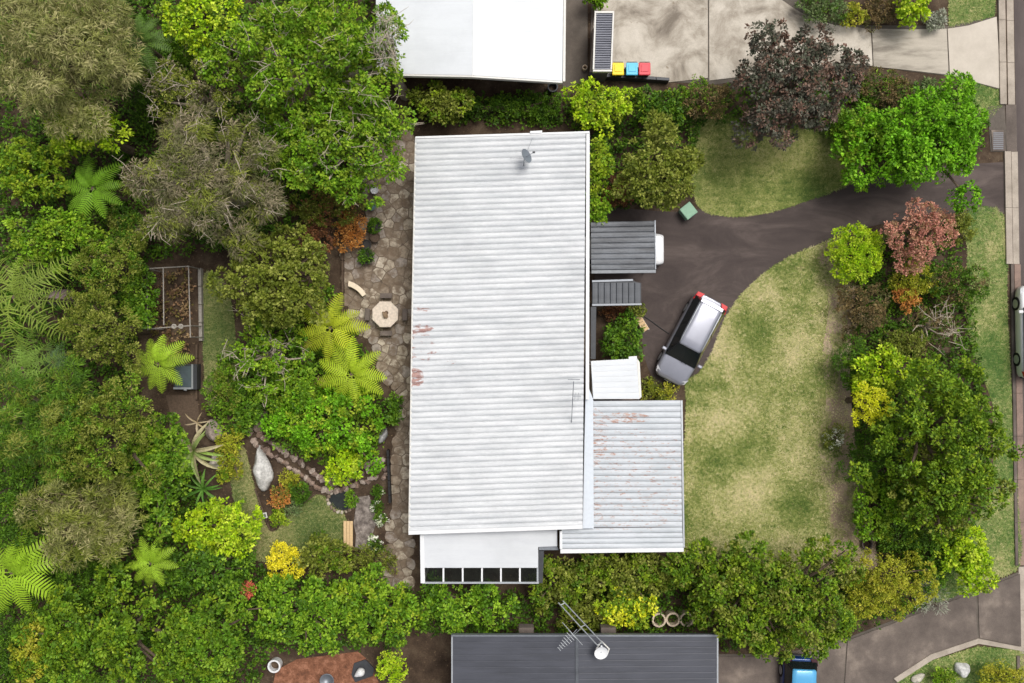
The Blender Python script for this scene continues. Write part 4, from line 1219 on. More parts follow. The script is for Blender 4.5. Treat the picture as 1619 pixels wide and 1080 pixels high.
plant('shrub', 'yellow-green shrub below the pink tree', S_, 1448, 442, 34, 30, 1.6, 'fine', 'oliveyellow', GR)
plant('shrub', 'small orange shrub below the pink tree', S_, 1436, 470, 20, 20, 1.3, 'tiny', 'orange', GR)
plant('shrub', 'dark olive shrub beside the grass verge right of the pink tree', S_, 1520, 452, 40, 40, 2.0, 'fine', 'dark', GR, pal2='brown')
plant('shrub', 'thin brown twiggy shrub above the large dark tree', S_, 1475, 515, 48, 40, 1.8, 'twiggy', 'brown', GR, sparse=True, bark='bark_pale')
plant('shrub', 'pale grey-green shrub beside the pink tree at the driveway', S_, 1520, 360, 22, 30, 0.9, 'fine', 'olive', GR)
plant('tree', 'large vivid green tree beside the driveway entrance', T, 1478, 215, 90, 86, 5.0, 'broad', 'vivid', GR)
plant('tree', 'vivid green smaller tree overhanging the driveway and north lawn', T, 1388, 232, 62, 72, 3.8, 'broad', 'vivid', GR, pal2='bright')
plant('tree', 'dark purple-brown tree beside the concrete driveway', T, 1256, 126, 100, 96, 5.5, 'broad', 'purple', GR, lobes=22, lobe_r=.34)
plant('tree', 'olive green tree above the carport', T, 1044, 262, 62, 74, 4.5, 'broad', 'olive', GR, lobes=14)
plant('shrub', 'yellow-green shrub against the right side of the ribbed roof', S_, 949, 262, 18, 42, 2.6, 'broad', 'midlime', GR)
plant('shrub', 'vivid green shrub just above the carport roof', S_, 946, 326, 18, 30, 2.8, 'broad', 'bright', GR)
plant('shrub', 'small red-brown shrub between the house and the olive tree', S_, 978, 298, 24, 26, 1.2, 'fine', 'rust', GR)
plant('shrub', 'yellow-lime shrub below the store with coloured bins', S_, 950, 166, 56, 34, 2.6, 'broad', 'lime', GR, pal2='midlime')
plant('shrub', 'dark green shrub right of the yellow-lime shrub', S_, 1042, 162, 46, 28, 2.2, 'broad', 'dark', GR, pal2='deep')
plant('shrub', 'olive brown shrub left of the purple-brown tree', S_, 1116, 156, 46, 34, 2.0, 'fine', 'brown', GR, pal2='mid')
plant('shrub', 'brown-green low shrub right of the purple-brown tree', S_, 1395, 140, 50, 30, 1.4, 'fine', 'brown', GR, pal2='mid')
plant('shrub', 'small blue-green shrub below the concrete driveway', S_, 1466, 138, 18, 16, 1.2, 'fine', 'blue', GR)
plant('hedge', 'low dark green hedge between the two white roofs', H_, 820, 168, 84, 17, 1.0, 'fine', 'dark', None, lobes=12)
plant('shrub', 'olive yellow shrub below the left corner of the plain white roof', S_, 702, 162, 46, 32, 2.4, 'broad', 'olive', GL, pal2='midlime')
plant('shrub', 'pale bare twiggy bush against the plain white roof', S_, 605, 68, 24, 42, 8.2, 'twiggy', 'twig', GL, bark='bark_pale', sparse=True)
plant('shrub', 'blue-green ground shrub above the concrete driveway', S_, 1304, 8, 44, 28, 1.2, 'fine', 'blue', GR, pal2='dark')
plant('shrub', 'small yellow-olive shrub right of the blue-green one at the top', S_, 1352, 22, 16, 16, 1.0, 'fine', 'oliveyellow', GR)
plant('shrub', 'brown low shrub at the top edge above the concrete driveway', S_, 1390, 16, 32, 24, 0.9, 'fine', 'brown', GR)
plant('shrub', 'round lime shrub at the top edge near the road', S_, 1447, 10, 31, 25, 1.9, 'broad', 'lime', GR)
plant('shrub', 'silver-leaved shrub under the round lime shrub', S_, 1480, 30, 20, 15, 0.8, 'fine', 'silver', GR)
plant('shrub', 'small vivid shrub at the top edge left of the concrete slab', S_, 945, -4, 18, 14, 1.4, 'broad', 'bright', GR)
plant('shrub', 'dark green shrub in the entry bed beside the parked silver car', S_, 986, 540, 38, 40, 1.9, 'broad', 'dark', GR, pal2='mid')
plant('shrub', 'pale olive small shrub at the end of the awning', S_, 1008, 488, 12, 12, 1.1, 'tiny', 'olive', GR)
plant('shrub', 'dark red low shrub under the awning gutter', S_, 978, 494, 26, 10, 0.6, 'fine', 'rust', GR)
plant('shrub', 'olive low shrub in front of the silver car nose', S_, 1040, 618, 32, 20, 0.6, 'fine', 'olive', GR, pal2='oliveyellow')
plant('shrub', 'lime columnar shrub beside the terrace with the white lamp', S_, 618, 1062, 24, 34, 1.8, 'tiny', 'lime', GL, ang=-30)
plant('shrub', 'olive shrub in the bottom right grass corner', S_, 1590, 1072, 44, 26, 1.4, 'fine', 'oliveyellow', GR)
plant('shrub', 'small vivid green shrub beside the pale rock in the bottom right', S_, 1492, 1072, 20, 14, 0.7, 'fine', 'bright', GR)
plant('shrub', 'yellow-green shrub spilling over rocks beside the strap-leaved plant', S_, 362, 720, 22, 44, 1.2, 'fine', 'oliveyellow', GL, pal2='midlime')
plant('shrub', 'olive green shrub below the cold frame', S_, 352, 618, 34, 40, 1.8, 'fine', 'mid', GL, pal2='olive')
plant('shrub', 'small orange tinted shrub in the triangular rock bed', S_, 442, 786, 17, 17, 0.8, 'fine', 'orange', GL, pal2='olive')
plant('shrub', 'small dark green shrub in the rock bed above the lawn tip', S_, 474, 778, 19, 16, 0.8, 'fine', 'dark', GL)
plant('shrub', 'grey-leaved low plant in the triangular rock bed', S_, 462, 800, 15, 12, 0.5, 'fine', 'blue', GL)
plant('shrub', 'small yellow-green plant at the tip of the rock bed', S_, 442, 820, 13, 13, 0.5, 'fine', 'midlime', GL)
plant('shrub', 'yellow-green plant at the top of the triangular rock bed', S_, 458, 758, 14, 14, 0.7, 'fine', 'oliveyellow', GL)
plant('shrub', 'dark low shrub at the house corner of the bright green shrub tree', S_, 622, 650, 14, 26, 1.4, 'broad', 'dark', GL)
plant('shrub', 'green plant spilling over the pond edge', S_, 556, 790, 10, 10, 0.5, 'fine', 'mid', GL)
plant('shrub', 'pale flowering low shrub at the right edge of the lawn', S_, 1318, 690, 20, 18, 0.6, 'tiny', 'olive', GR, pal2='white', sparse=True)
plant('shrub', 'low dark leafy shrub behind the white-roofed house corner', S_, 948, 222, 16, 18, 1.0, 'fine', 'dark', GR)
for i, (x, y, lb) in enumerate(((597, 776, 'topmost white flowering plant beside the slab path'), (596, 800, 'second white flowering plant down beside the slab path'), (601, 821, 'third white flowering plant down beside the slab path'), (592, 857, 'white flowering plant beside the lower end of the slab path'), (603, 876, 'lowest white flowering plant near the house corner'))):
    plant('flower', lb, 'flower', x, y, 9, 9, 0.5, 'tiny', 'dark', 'white flowers beside the slab path', lobes=5, pal2='white')

plant('shrub', 'leafy green shrub in the raised bed left of the lower lime fern', S_, 462, 615, 52, 44, 2.4, 'broad', 'bright', GL, pal2='mid')
plant('shrub', 'mid green shrub between the grass path and the raised bed', S_, 385, 640, 28, 40, 1.6, 'broad', 'mid', GL)
plant('shrub', 'bright green shrub at the left end of the stone edging', S_, 446, 668, 34, 28, 1.8, 'broad', 'vivid', GL)
plant('shrub', 'dark shrub in the gap behind the lime shrub at the top', S_, 228, 150, 34, 40, 3.0, 'fine', 'dark', GL)
plant('shrub', 'dark green shrub under the dusty grey-brown tree', S_, 205, 365, 40, 36, 2.4, 'fine', 'dark', GL, pal2='olive')
plant('shrub', 'mid green shrub below the vivid tree at the driveway', S_, 1340, 200, 34, 26, 1.4, 'broad', 'mid', GR)
plant('shrub', 'olive shrub under the edge of the large dense dark tree', S_, 1432, 545, 36, 24, 1.4, 'fine', 'olive', GR)
plant('shrub', 'dark green shrub in the lower right bed beside the lawn corner', S_, 1430, 850, 40, 34, 1.8, 'fine', 'dark', GR, pal2='deep')
plant('tree', 'rounded green tree at the left end of the hedge below the front lawn', T, 1122, 908, 62, 50, 3.4, 'broad', 'deep', GR, pal2='olive')
plant('shrub', 'dark olive shrub between the rusty roof and the rounded trees', S_, 1070, 905, 38, 30, 2.2, 'broad', 'olive', GR, pal2='dark')
fern('dark green tree fern between the feathery tree and lime tree', 222, 66, 52, 6.2, (92, 128, 56), rot=.3)
fern('mid green tree fern beside the yellow-lime shrub', 146, 298, 56, 3.8, (122, 176, 44), rot=.9)
fern('lime tree fern over the corner of the garden frame', 250, 575, 50, 3.0, (168, 212, 60))
fern('big lime tree fern at the lower left edge', 18, 905, 78, 4.5, (160, 208, 52), rot=.2)
fern('lime tree fern right of the loose green shrub, upper of the pair', 522, 518, 56, 2.6, (188, 212, 54), rot=.5)
fern('lime tree fern right of the loose green shrub, lower of the pair', 556, 592, 56, 2.6, (172, 206, 52))
fern('small lime tree fern inside the lower left boundary', 238, 890, 42, 3.4, (168, 216, 60), rot=.4)
PGR = 'palms at the left edge'
fern('large yellow-green palm at the left edge', 22, 470, 96, 6.0, (140, 170, 70), n=8, kind='palm', cat='palm', group=PGR, meshes=PALM)
fern('smaller green palm below the large yellow-green one', 36, 582, 62, 5.0, (132, 172, 74), n=11, kind='palm', cat='palm', group=PGR, meshes=PALM, rot=.4)
fern('small blue-green palm right of the smaller green palm', 84, 572, 32, 4.0, (112, 150, 96), n=10, kind='palm', cat='palm', group=PGR, meshes=PALM)
fern('blue-green palm at the very left edge in the middle', -4, 668, 30, 4.5, (120, 162, 112), n=10, kind='palm', cat='palm', group=PGR, meshes=PALM)
strap('strap-leaved plant with long pale green leaves beside the rocks', 306, 712, 50, 1.6, [(150, 178, 88), (172, 192, 116), (200, 190, 150)], 18)
strap('dark strap-leaved plant above the rounded lime shrub', 322, 772, 34, 1.0, [(96, 146, 56), (120, 166, 72)], 14)
strap('pale dry strap-leaved stalks beside the dark path', 312, 668, 26, 1.2, [(214, 196, 164), (196, 176, 140)], 6)

# ---- undergrowth that reads as one mass
def cover(label, polys, n, zmax, pal, style, seed):
    rg = np.random.default_rng(seed)
    out = []
    for pl in polys:
        q = pxpoly(pl); xs = [p[0] for p in q]; ys = [p[1] for p in q]
        a = (max(xs) - min(xs)) * (max(ys) - min(ys))
        k = int(a * n)
        x = rg.uniform(min(xs), max(xs), k); y = rg.uniform(min(ys), max(ys), k)
        m = inside(q, x, y)
        zz = 0.08 + rg.uniform(0, 1, m.sum()) ** 1.6 * zmax * (0.4 + 0.6 * np.clip(vnoise(x[m], y[m], 1.6, seed) + .5, 0, 1))
        out.append(np.stack([x[m], y[m], zz], 1))
    cen = np.vstack(out)
    nrm = rg.normal(size=cen.shape) * 0.4 + np.array([0, 0, 1.0]); nrm /= np.linalg.norm(nrm, axis=1, keepdims=True)
    me = leaf_mesh('ground_cover', cen, nrm, PAL[pal], style, rg, per=9)
    NTRI[0] += 2 * len(me.polygons)
    tag(link('ground_cover', me), label, None, None, 'stuff')
LEFTZ = [(-60, -60), (600, -60), (590, 200), (560, 330), (470, 360), (330, 400), (215, 415), (225, 640), (290, 680), (330, 780), (380, 880), (440, 905), (560, 915), (650, 930), (640, 1020), (440, 1025), (400, 1110), (-60, 1110)]
BED_MID = [(410, 480), (520, 440), (560, 520), (600, 600), (612, 700), (560, 745), (440, 705), (400, 640)]
SOUTH = [(650, 935), (860, 935), (880, 885), (1080, 885), (1360, 905), (1480, 950), (1330, 1000), (1230, 1028), (1140, 1030), (1110, 995), (660, 1000)]
NORTH = [(640, 150), (900, 150), (1060, 150), (1340, 118), (1520, 140), (1560, 200), (1540, 255), (1400, 268), (1350, 215), (1110, 190), (1080, 300), (1020, 325), (945, 330), (938, 205), (670, 195)]
EAST = [(1345, 385), (1500, 350), (1530, 480), (1560, 640), (1560, 780), (1520, 860), (1440, 930), (1390, 880), (1365, 800), (1350, 640), (1350, 520)]
BED_LOW = [(352, 560), (400, 545), (412, 640), (396, 690), (352, 690), (330, 650)]
cover('green leafy undergrowth in the raised bed of the back garden', [BED_MID, BED_LOW], 26, 1.1, 'mid', 'broad', 43)
cover('dark green undergrowth below the trees on the left', [LEFTZ], 22, 1.2, 'dark', 'broad', 41)
cover('low green undergrowth below the shrubs on the other sides', [SOUTH, NORTH, EAST], 22, 0.7, 'dark', 'broad', 42)

# ---- lawn grass
def grass(label, polys, dens, seed, cols, h=0.05, thin=None):
    rg = np.random.default_rng(seed)
    X = []
    for pl in polys:
        q = [p for p in smooth_poly(pxpoly(pl), 4)] if len(pl) > 6 else pxpoly(pl)
        xs = [p[0] for p in q]; ys = [p[1] for p in q]
        k = int((max(xs) - min(xs)) * (max(ys) - min(ys)) * dens)
        x = rg.uniform(min(xs), max(xs), k); y = rg.uniform(min(ys), max(ys), k)
        m = inside(q, x, y)
        x, y = x[m], y[m]
        if thin:
            e = (x - thin[0]) / thin[1] + vnoise(x, y, 1.3, seed + 9) * 0.35 + vnoise(x, y, 4.0, seed + 8) * 0.3
            m = rg.uniform(0, 1, len(x)) > np.clip(e, 0, 0.93)
            x, y = x[m], y[m]
        X.append(np.stack([x, y], 1))
    X = np.vstack(X); N = len(X)
    a = rg.uniform(0, 6.28, N)
    l = rg.uniform(0.06, 0.15, N); w = rg.uniform(0.012, 0.028, N); hh = h * rg.uniform(0.3, 1.2, N)
    dx, dy = np.cos(a), np.sin(a)
    v = np.empty((N, 3, 3))
    v[:, 0] = np.stack([X[:, 0] - dy * w, X[:, 1] + dx * w, np.full(N, 0.012)], 1)
    v[:, 1] = np.stack([X[:, 0] + dy * w, X[:, 1] - dx * w, np.full(N, 0.012)], 1)
    v[:, 2] = np.stack([X[:, 0] + dx * l, X[:, 1] + dy * l, 0.012 + hh], 1)
    c = np.array([lin(k) for k in cols])
    t = vnoise(X[:, 0], X[:, 1], 6.5, seed) * 0.42 + vnoise(X[:, 0], X[:, 1], 1.7, seed + 1) * 0.16 + vnoise(X[:, 0] + .2 * vnoise(X[:, 1], X[:, 0], 1, 3), X[:, 1], 0.36, seed + 2) * 0.42 + vnoise(X[:, 0], X[:, 1], 0.22, seed + 4) * 0.3 + rg.normal(size=N) * 0.22
    t = np.clip((t + 0.9) / 1.8, 0, 0.9999) * (len(c) - 1)
    i = t.astype(int); f = (t - i)[:, None]
    cc = c[i] * (1 - f) + c[i + 1] * f
    cc *= rg.uniform(0.8, 1.2, (N, 1))
    me = bpy.data.meshes.new('grass')
    me.vertices.add(N * 3); me.loops.add(N * 3); me.polygons.add(N)
    me.vertices.foreach_set('co', v.reshape(-1))
    me.loops.foreach_set('vertex_index', np.arange(N * 3, dtype=np.int32))
    me.polygons.foreach_set('loop_start', np.arange(0, N * 3, 3, dtype=np.int32))
    me.update()
    at = me.attributes.new('Col', 'FLOAT_COLOR', 'FACE')
    at.data.foreach_set('color', np.hstack([cc, np.ones((N, 1))]).astype(np.float32).reshape(-1))
    me.materials.append(MT['foliage'])
    NTRI[0] += N
    tag(link('grass', me), label, None, None, 'stuff')
grass('patchy yellow and green grass of the front lawn', [LAWN_FRONT], 1300, 61, [(88, 114, 44), (126, 142, 68), (166, 170, 100), (204, 198, 142), (220, 208, 164)], thin=(P(1262, 0).x, M(90)))
grass('green grass of the lawn above the driveway', [LAWN_NORTH], 1300, 62, [(88, 114, 50), (128, 144, 70), (168, 172, 100), (200, 194, 134)])
grass('green and straw coloured grass of the road verge', [VERGE, VERGE_TOP, VERGE_MID, VERGE_LOW], 1100, 63, [(76, 116, 50), (112, 142, 68), (160, 170, 102), (204, 196, 142)])
grass('green grass of the back garden', [LAWN_BACK, LAWN_SIDE], 1200, 64, [(78, 102, 48), (112, 126, 68), (150, 152, 96), (176, 168, 118)])
print('FOLIAGE TRIS', NTRI[0])

# ------------------------------------------------------------------ vehicles
def loft(m, secs, cap=True):
    n = len(secs[0]); vs = [p for s in secs for p in s]; fs = []
    for i in range(len(secs) - 1):
        for k in range(n - 1):
            fs.append((i * n + k, (i + 1) * n + k, (i + 1) * n + k + 1, i * n + k + 1))
    if cap:
        fs.append(tuple(range(n))); fs.append(tuple(range((len(secs) - 1) * n + n - 1, (len(secs) - 1) * n - 1, -1)))
    m.add(vs, fs)

def car(name, label, cat, c, rz, L, W, Hh, paint, roof_mat=None, rear=-0.46, front=0.26, rails=False, black_trim=True, big_lamps=False, boxy=False, dark_lamps=False):
    r = root(name, (c.x, c.y, 0.02), label, cat, None, rz)
    kx_, w = L / 2, W / 2
    belt = Hh * 0.60
    st = [(-1.0, .74, .60), (-.97, .88, .60), (-.90, .965, .595), (-.6, 1.0, .585), (-.2, 1.0, .58), (.2, 1.0, .575), (.48, .99, .565), (.62, .98, .545), (.80, .955, .505), (.91, .88, .465), (.97, .76, .425), (1.0, .62, .38)]
    if boxy: st = [(t, lerp(ww, 1.0, .6), lerp(hh, .56, .7)) for t, ww, hh in st]
    secs = []
    for t, ww, hh in st:
        a, zt = ww * w, hh * Hh
        x = t * kx_
        cs = [(-.93, .2), (-1, .34), (-1, .78), (-.955, .93), (-.84, .985), (-.5, 1.0), (0, 1.02), (.5, 1.0), (.84, .985), (.955, .93), (1, .78), (1, .34), (.93, .2)]
        secs.append([(x, -y * a, max(0.2, zq * zt)) for y, zq in cs])
    b = MB(); loft(b, secs)
    b.build('body', paint, r, smooth=True, local=True)
    # bonnet panel with creases, slightly proud
    bn = []
    for t in (.50, .60, .72, .84, .925):
        i = max(j for j in range(len(st)) if st[j][0] <= t)
        f = (t - st[i][0]) / (st[i + 1][0] - st[i][0]) if i + 1 < len(st) else 0
        ww = lerp(st[i][1], st[i + 1][1], f); hh = lerp(st[i][2], st[i + 1][2], f)
        bn.append([(t * kx_, -y * ww * w, zq * hh * Hh + 0.012) for y, zq in ((-.80, .985), (-.62, .998), (-.5, 1.012), (0, 1.03), (.5, 1.012), (.62, .998), (.80, .985))])
    m = MB(); loft(m, bn, False); m.build('bonnet', paint, r, smooth=True, local=True)
    # cabin
    xb0, xb1 = rear * L, front * L
    xt0, xt1 = rear * L + 0.30, front * L - 0.78
    wb, wt = w * 0.965, w * 0.68
    zb, zt = belt - 0.02, Hh - 0.05
    cab = MB()
    cab.add([(xb0, -wb, zb), (xb1, -wb * .96, zb), (xb1, wb * .96, zb), (xb0, wb, zb), (xt0, -wt, zt), (xt1, -wt, zt), (xt1, wt, zt), (xt0, wt, zt)],
            [(4, 5, 6, 7), (0, 1, 5, 4), (1, 2, 6, 5), (2, 3, 7, 6), (3, 0, 4, 7)])
    cab.build('cabin_frame', MT['black'] if black_trim else paint, r, local=True)
    def pane(nm, q, ins=0.07):
        q = [Vector(p) for p in q]; ct = sum(q, Vector()) / 4
        n = (q[1] - q[0]).cross(q[3] - q[0]).normalized()
        if n.dot(ct - Vector(((xb0 + xb1) / 2, 0, zb))) < 0: n = -n
        q = [p + (ct - p).normalized() * ins + n * 0.008 for p in q]
        MB().add(q, [(0, 1, 2, 3)]).build(nm, MT['glass'], r, local=True)
    pane('windscreen', [(xb1, -wb * .96, zb), (xb1, wb * .96, zb), (xt1, wt, zt), (xt1, -wt, zt)], 0.05)
    pane('rear_window', [(xb0, wb, zb), (xb0, -wb, zb), (xt0, -wt, zt), (xt0, wt, zt)], 0.08)
    for s in (-1, 1):
        xm = (xb0 + xb1) / 2; xmt = (xt0 + xt1) / 2
        pane('side_window', [(xb0, s * wb, zb), (xm, s * wb * .98, zb), (xmt, s * wt, zt), (xt0, s * wt, zt)], 0.06)
        pane('side_window', [(xm, s * wb * .98, zb), (xb1, s * wb * .96, zb), (xt1, s * wt, zt), (xmt, s * wt, zt)], 0.06)
    # roof skin, crowned and rounded at its edges
    rp = []
    for t, dz, kw in ((0, -.035, .93), (.04, 0, 1), (.25, .022, 1.0), (.5, .03, 1.0), (.8, .02, .99), (.96, 0, .97), (1, -.035, .92)):
        x = lerp(xt0 - 0.06, xt1 + 0.03, t)
        rp.append([(x, -y * (wt + .02) * kw, zt + .02 + dz + dzz) for y, dzz in ((-1, -.05), (-.94, -.005), (-.6, .018), (0, .026), (.6, .018), (.94, -.005), (1, -.05))])
    m = MB(); loft(m, rp); m.build('roof', roof_mat or paint, r, smooth=True, local=True)
    if rails:
        for s in (-1, 1):
            pts = [(xt0 + .05, s * wt * .93, zt + .03), (xt0 + .15, s * wt * .95, zt + .09), ((xt0 + xt1) / 2, s * wt * .95, zt + .11), (xt1 - .2, s * wt * .95, zt + .09), (xt1 - .08, s * wt * .93, zt + .03)]
            MB().tube(pts, 0.03, 8).build('roof_rail', MT['galv'], r, smooth=True, local=True)
        MB().tube([(xt0 + .35, .1, zt + .04), (xt0 + .25, .1, zt + .16)], 0.012, 6).build('aerial', MT['black'], r, local=True)
        sp = []
        for y in (-.95, -.6, 0, .6, .95):
            sp.append([(xt0 - .22 + .05 * abs(y), y * wt, zt + .03), (xt0 - .02, y * wt, zt + .05), (xt0 - .02, y * wt, zt + .01)])
        m = MB(); loft(m, sp); m.build('spoiler', roof_mat or paint, r, local=True)
    for s in (-1, 1):
        # wing mirrors, lamps, bumpers
        mr = MB().bbox((xb1 - .22, s * (w + .10), belt + .02), (.16, .24, .15), .03)
        mr.build('mirror', paint, r, local=True)
        k = 1.0 if big_lamps else 0.6
        tl = MB()
        x0 = -kx_
        tl.add([(x0 + .0, s * w * .52, .5 * Hh), (x0 - .03, s * w * .52, .61 * Hh), (x0 + .02, s * w * .90, .50 * Hh), (x0 + .0, s * w * .92, .615 * Hh), (x0 + .22 + .22 * k, s * w * 1.005, .50 * Hh), (x0 + .2 + .22 * k, s * w * .985, .62 * Hh), (x0 + .14, s * w * .60, .645 * Hh), (x0 + .3 * k + .2, s * w * .86, .64 * Hh)],
               [(0, 1, 3, 2), (2, 3, 5, 4), (1, 6, 7, 3), (3, 7, 5)])
        tl.build('taillight', MT['lamp_dark' if dark_lamps else 'lamp_red'], r, smooth=False, local=True)
        hl = MB()
        hl.add([(kx_ * .93, s * w * .88, .40 * Hh), (kx_ * .80, s * w * .97, .485 * Hh), (kx_ * .985, s * w * .56, .395 * Hh), (kx_ * .88, s * w * .70, .482 * Hh), (kx_ * .95, s * w * .8, .36 * Hh), (kx_ * 1.005, s * w * .5, .35 * Hh)],
               [(0, 1, 3, 2), (0, 2, 5, 4)])
        hl.build('headlight', MT['lamp_clear'], r, local=True)
        for x in (-kx_ * .60, kx_ * .61):
            wh = MB().tube([(x, s * (w - .22), .36), (x, s * (w + .005), .36)], .36, 20).build('wheel', MT['rubber'], r, local=True)
            MB().tube([(x, s * (w - .05), .36), (x, s * (w + .015), .36)], .23, 14).build('rim', MT['galv'], wh, local=True)
    fb = MB().bbox((kx_ * .985, 0, .33 * Hh), (.14, W * .62, .16), .03); fb.build('grille', MT['black'], r, local=True)
    MB().bbox((kx_ * .985 + .075, 0, .30 * Hh), (.02, .38, .1), .004).build('number_plate', MT['white_paint'], r, local=True)
    MB().bbox((-kx_ * .985, 0, .28 * Hh), (.16, W * .84, .14), .03).build('rear_bumper', MT['dark_metal'], r, local=True)
    for s in (-1, 1):
        MB().tube([(xb1 + .04, s * .1 + .25, belt + .03), (xb1 - .12, s * .1 - .2, belt + .12)], .01, 5).build('wiper', MT['black'], r, local=True)
    return r

MT['lamp_red'] = mat_plain('lamp_red', (196, 10, 24), 0.45, 0, 0.08)
MT['lamp_dark'] = mat_plain('lamp_dark', (60, 22, 30), 0.25, 0, 0.08)
MT['lamp_clear'] = mat_plain('lamp_clear', (214, 216, 220), 0.2, 0, 0.05)
silver = car_paint('silver_paint', (148, 150, 161), 0.35)
white_p = car_paint('white_paint_car', (226, 227, 228), 0.0)
navy = car_paint('blue_paint', (26, 62, 120), 0.2)
roof_reflection = car_paint('blue_paint_reflection', (84, 166, 214), 0.1)  # reflection on the blue car's roof, painted in as a lighter blue
car('parked_car', 'silver estate car with red tail lamps parked on the asphalt driveway', 'car', P(1092, 537.5, 0.9), math.atan2(-119, -63), 4.75, 1.86, 1.72, silver, rails=True, big_lamps=True)
car('parked_car', 'white car mostly hidden under the grey carport roof', 'car', P(979, 394, 0.8), 0.0, 4.6, 1.68, 1.6, white_p, boxy=True)
car('parked_car', 'blue car with a light reflection painted on its roof, half out of the bottom edge', 'car', P(1264, 1104, 0.9), math.atan2(-1, -0.05), 4.1, 1.75, 1.5, navy, roof_mat=roof_reflection, rear=-0.47, front=0.24, dark_lamps=True)
car('parked_car', 'white car on the road at the right edge', 'car', P(1642, 524, 0.8), math.atan2(1, -0.02), 4.8, 1.85, 1.6, white_p)

# ------------------------------------------------------------------ garden objects
def ico(sub=3):
    import bmesh
    bm = bmesh.new(); bmesh.ops.create_icosphere(bm, subdivisions=sub, radius=1)
    v = np.array([x.co[:] for x in bm.verts]); f = [tuple(q.index for q in p.verts) for p in bm.faces]
    bm.free(); return v, f
ICO3, ICO2, ICO1 = ico(3), ico(2), ico(1)
def rock_mesh(m, c, d, rz, seed, base=ICO3, rough=0.16):
    v, f = base
    r = np.random.default_rng(seed)
    q = v.copy()
    disp = np.zeros(len(q))
    for k in range(9):
        dr = r.normal(size=3); dr /= np.linalg.norm(dr)
        disp += np.sin(q @ dr * r.uniform(1.5, 6) + r.uniform(0, 6)) * rough / (1 + k * 0.35)
    for k in range(5):                       # flattened facets
        dr = r.normal(size=3); dr /= np.linalg.norm(dr)
        h = q @ dr; lim = r.uniform(0.6, 0.85)
        q = q - np.maximum(h - lim, 0)[:, None] * dr
    q = q * (1 + disp[:, None] * 0.6) * np.array(d)
    ca, sa = math.cos(rz), math.sin(rz)
    q = np.stack([q[:, 0] * ca - q[:, 1] * sa, q[:, 0] * sa + q[:, 1] * ca, q[:, 2]], 1) + np.array(c)
    m.add([tuple(x) for x in q], f)

def rock(label, px, py, w, l, h, ang, col, seed, name='boulder'):
    c = P(px, py, h * 0.5)
    m = MB(); rock_mesh(m, (0, 0, h * 0.32), (M(w) / 2, M(l) / 2, h * 0.7), math.radians(ang), seed)
    me_o = m.build(name, MT['rock'], smooth=True, color=lin(col))
    me_o.location = (c.x, c.y, 0)
    tag(me_o, label, 'rock', 'rocks of the back garden')
rock('largest pale grey elongated boulder beside the back lawn', 413, 738, 30, 74, 0.9, 8, (206, 204, 200), 1)
rock('grey-brown boulder beside the strap-leaved plant, upper of two', 338, 684, 26, 36, 0.6, 10, (168, 154, 144), 2)
rock('whitish rounded boulder below the grey-brown one', 343, 730, 30, 26, 0.6, 0, (226, 214, 204), 3)
rock('brown-grey boulder above the largest pale boulder', 410, 664, 26, 44, 0.6, -8, (142, 124, 112), 4)
rock('small pinkish rock in the triangular rock bed', 441, 806, 12, 10, 0.25, 0, (206, 186, 176), 5)
rock('pale rock on the grass in the bottom right corner', 1522, 1060, 24, 20, 0.5, 10, (206, 206, 204), 6)
rock('tan rock beside the upper lime tree fern', 484, 548, 18, 24, 0.5, 10, (190, 154, 128), 7)
rock('tan rock beside the lower lime tree fern', 504, 606, 26, 24, 0.5, 30, (190, 152, 116), 8)
rock('brown rock between the two lime tree ferns', 480, 574, 24, 22, 0.5, 20, (120, 104, 92), 9)
rock('rocky lump under the palm at the left', 92, 472, 46, 26, 1.2, 10, (150, 132, 128), 10)
rock('pale grey rock at the right side of the bright green shrub tree', 604, 692, 12, 30, 0.7, -20, (168, 168, 168), 11)
rock('grey stone on the grass verge edge beside the driveway corner', 1452, 1072, 22, 12, 0.25, 20, (196, 190, 176), 12)

# stone edging that curves round the raised bed: every stone is a part
se = root('stone_edging', P(500, 752, 0), 'curved dry stone edging round the raised bed above the pond', 'edging')
epts = curve([(400, 648), (404, 690), (424, 706), (448, 722), (476, 742), (502, 762), (524, 768), (548, 762), (576, 752), (612, 742)], 9)
rs = random.Random(3)
for i in range(0, len(epts), 2):
    for off in ((-7, 7) if i < 55 else (-14, -3, 9)):
        px, py = epts[i]
        q = epts[min(i + 1, len(epts) - 1)]; p0 = epts[max(i - 1, 0)]
        dx, dy = q[0] - p0[0], q[1] - p0[1]; ln = math.hypot(dx, dy)
        c = P(px - dy / ln * off + rs.uniform(-2, 2), py + dx / ln * off + rs.uniform(-2, 2), 0.1)
        m = MB(); rock_mesh(m, (c.x, c.y, 0.1), (rs.uniform(.18, .27), rs.uniform(.13, .2), rs.uniform(.14, .22)), rs.uniform(0, 3), i * 3 + off + 900, ICO1, 0.12)
        m.build('stone', MT['rock'], se, color=lin(rs.choice([(150, 130, 118), (172, 154, 142), (128, 110, 100), (186, 170, 158), (142, 120, 106)])))
# rock border along the lawn point
lb = root('rock_border', P(425, 812, 0), 'thin dark timber and stone border along the triangular bed', 'edging')
for a, b in (((404, 772), (428, 838)), ((430, 838), (470, 802)), ((470, 802), (500, 780))):
    m = MB(); n = 5
    for i in range(n):
        p, q = lerp(Vector(a), Vector(b), i / n), lerp(Vector(a), Vector(b), (i + 0.94) / n)
        A, B = P(p.x, p.y), P(q.x, q.y); d = (B - A)
        MB().box(((A.x + B.x) / 2, (A.y + B.y) / 2, 0.06), (d.length, 0.09, 0.14), math.atan2(d.y, d.x)).build('edge_board', MT['timber_dark'], lb)

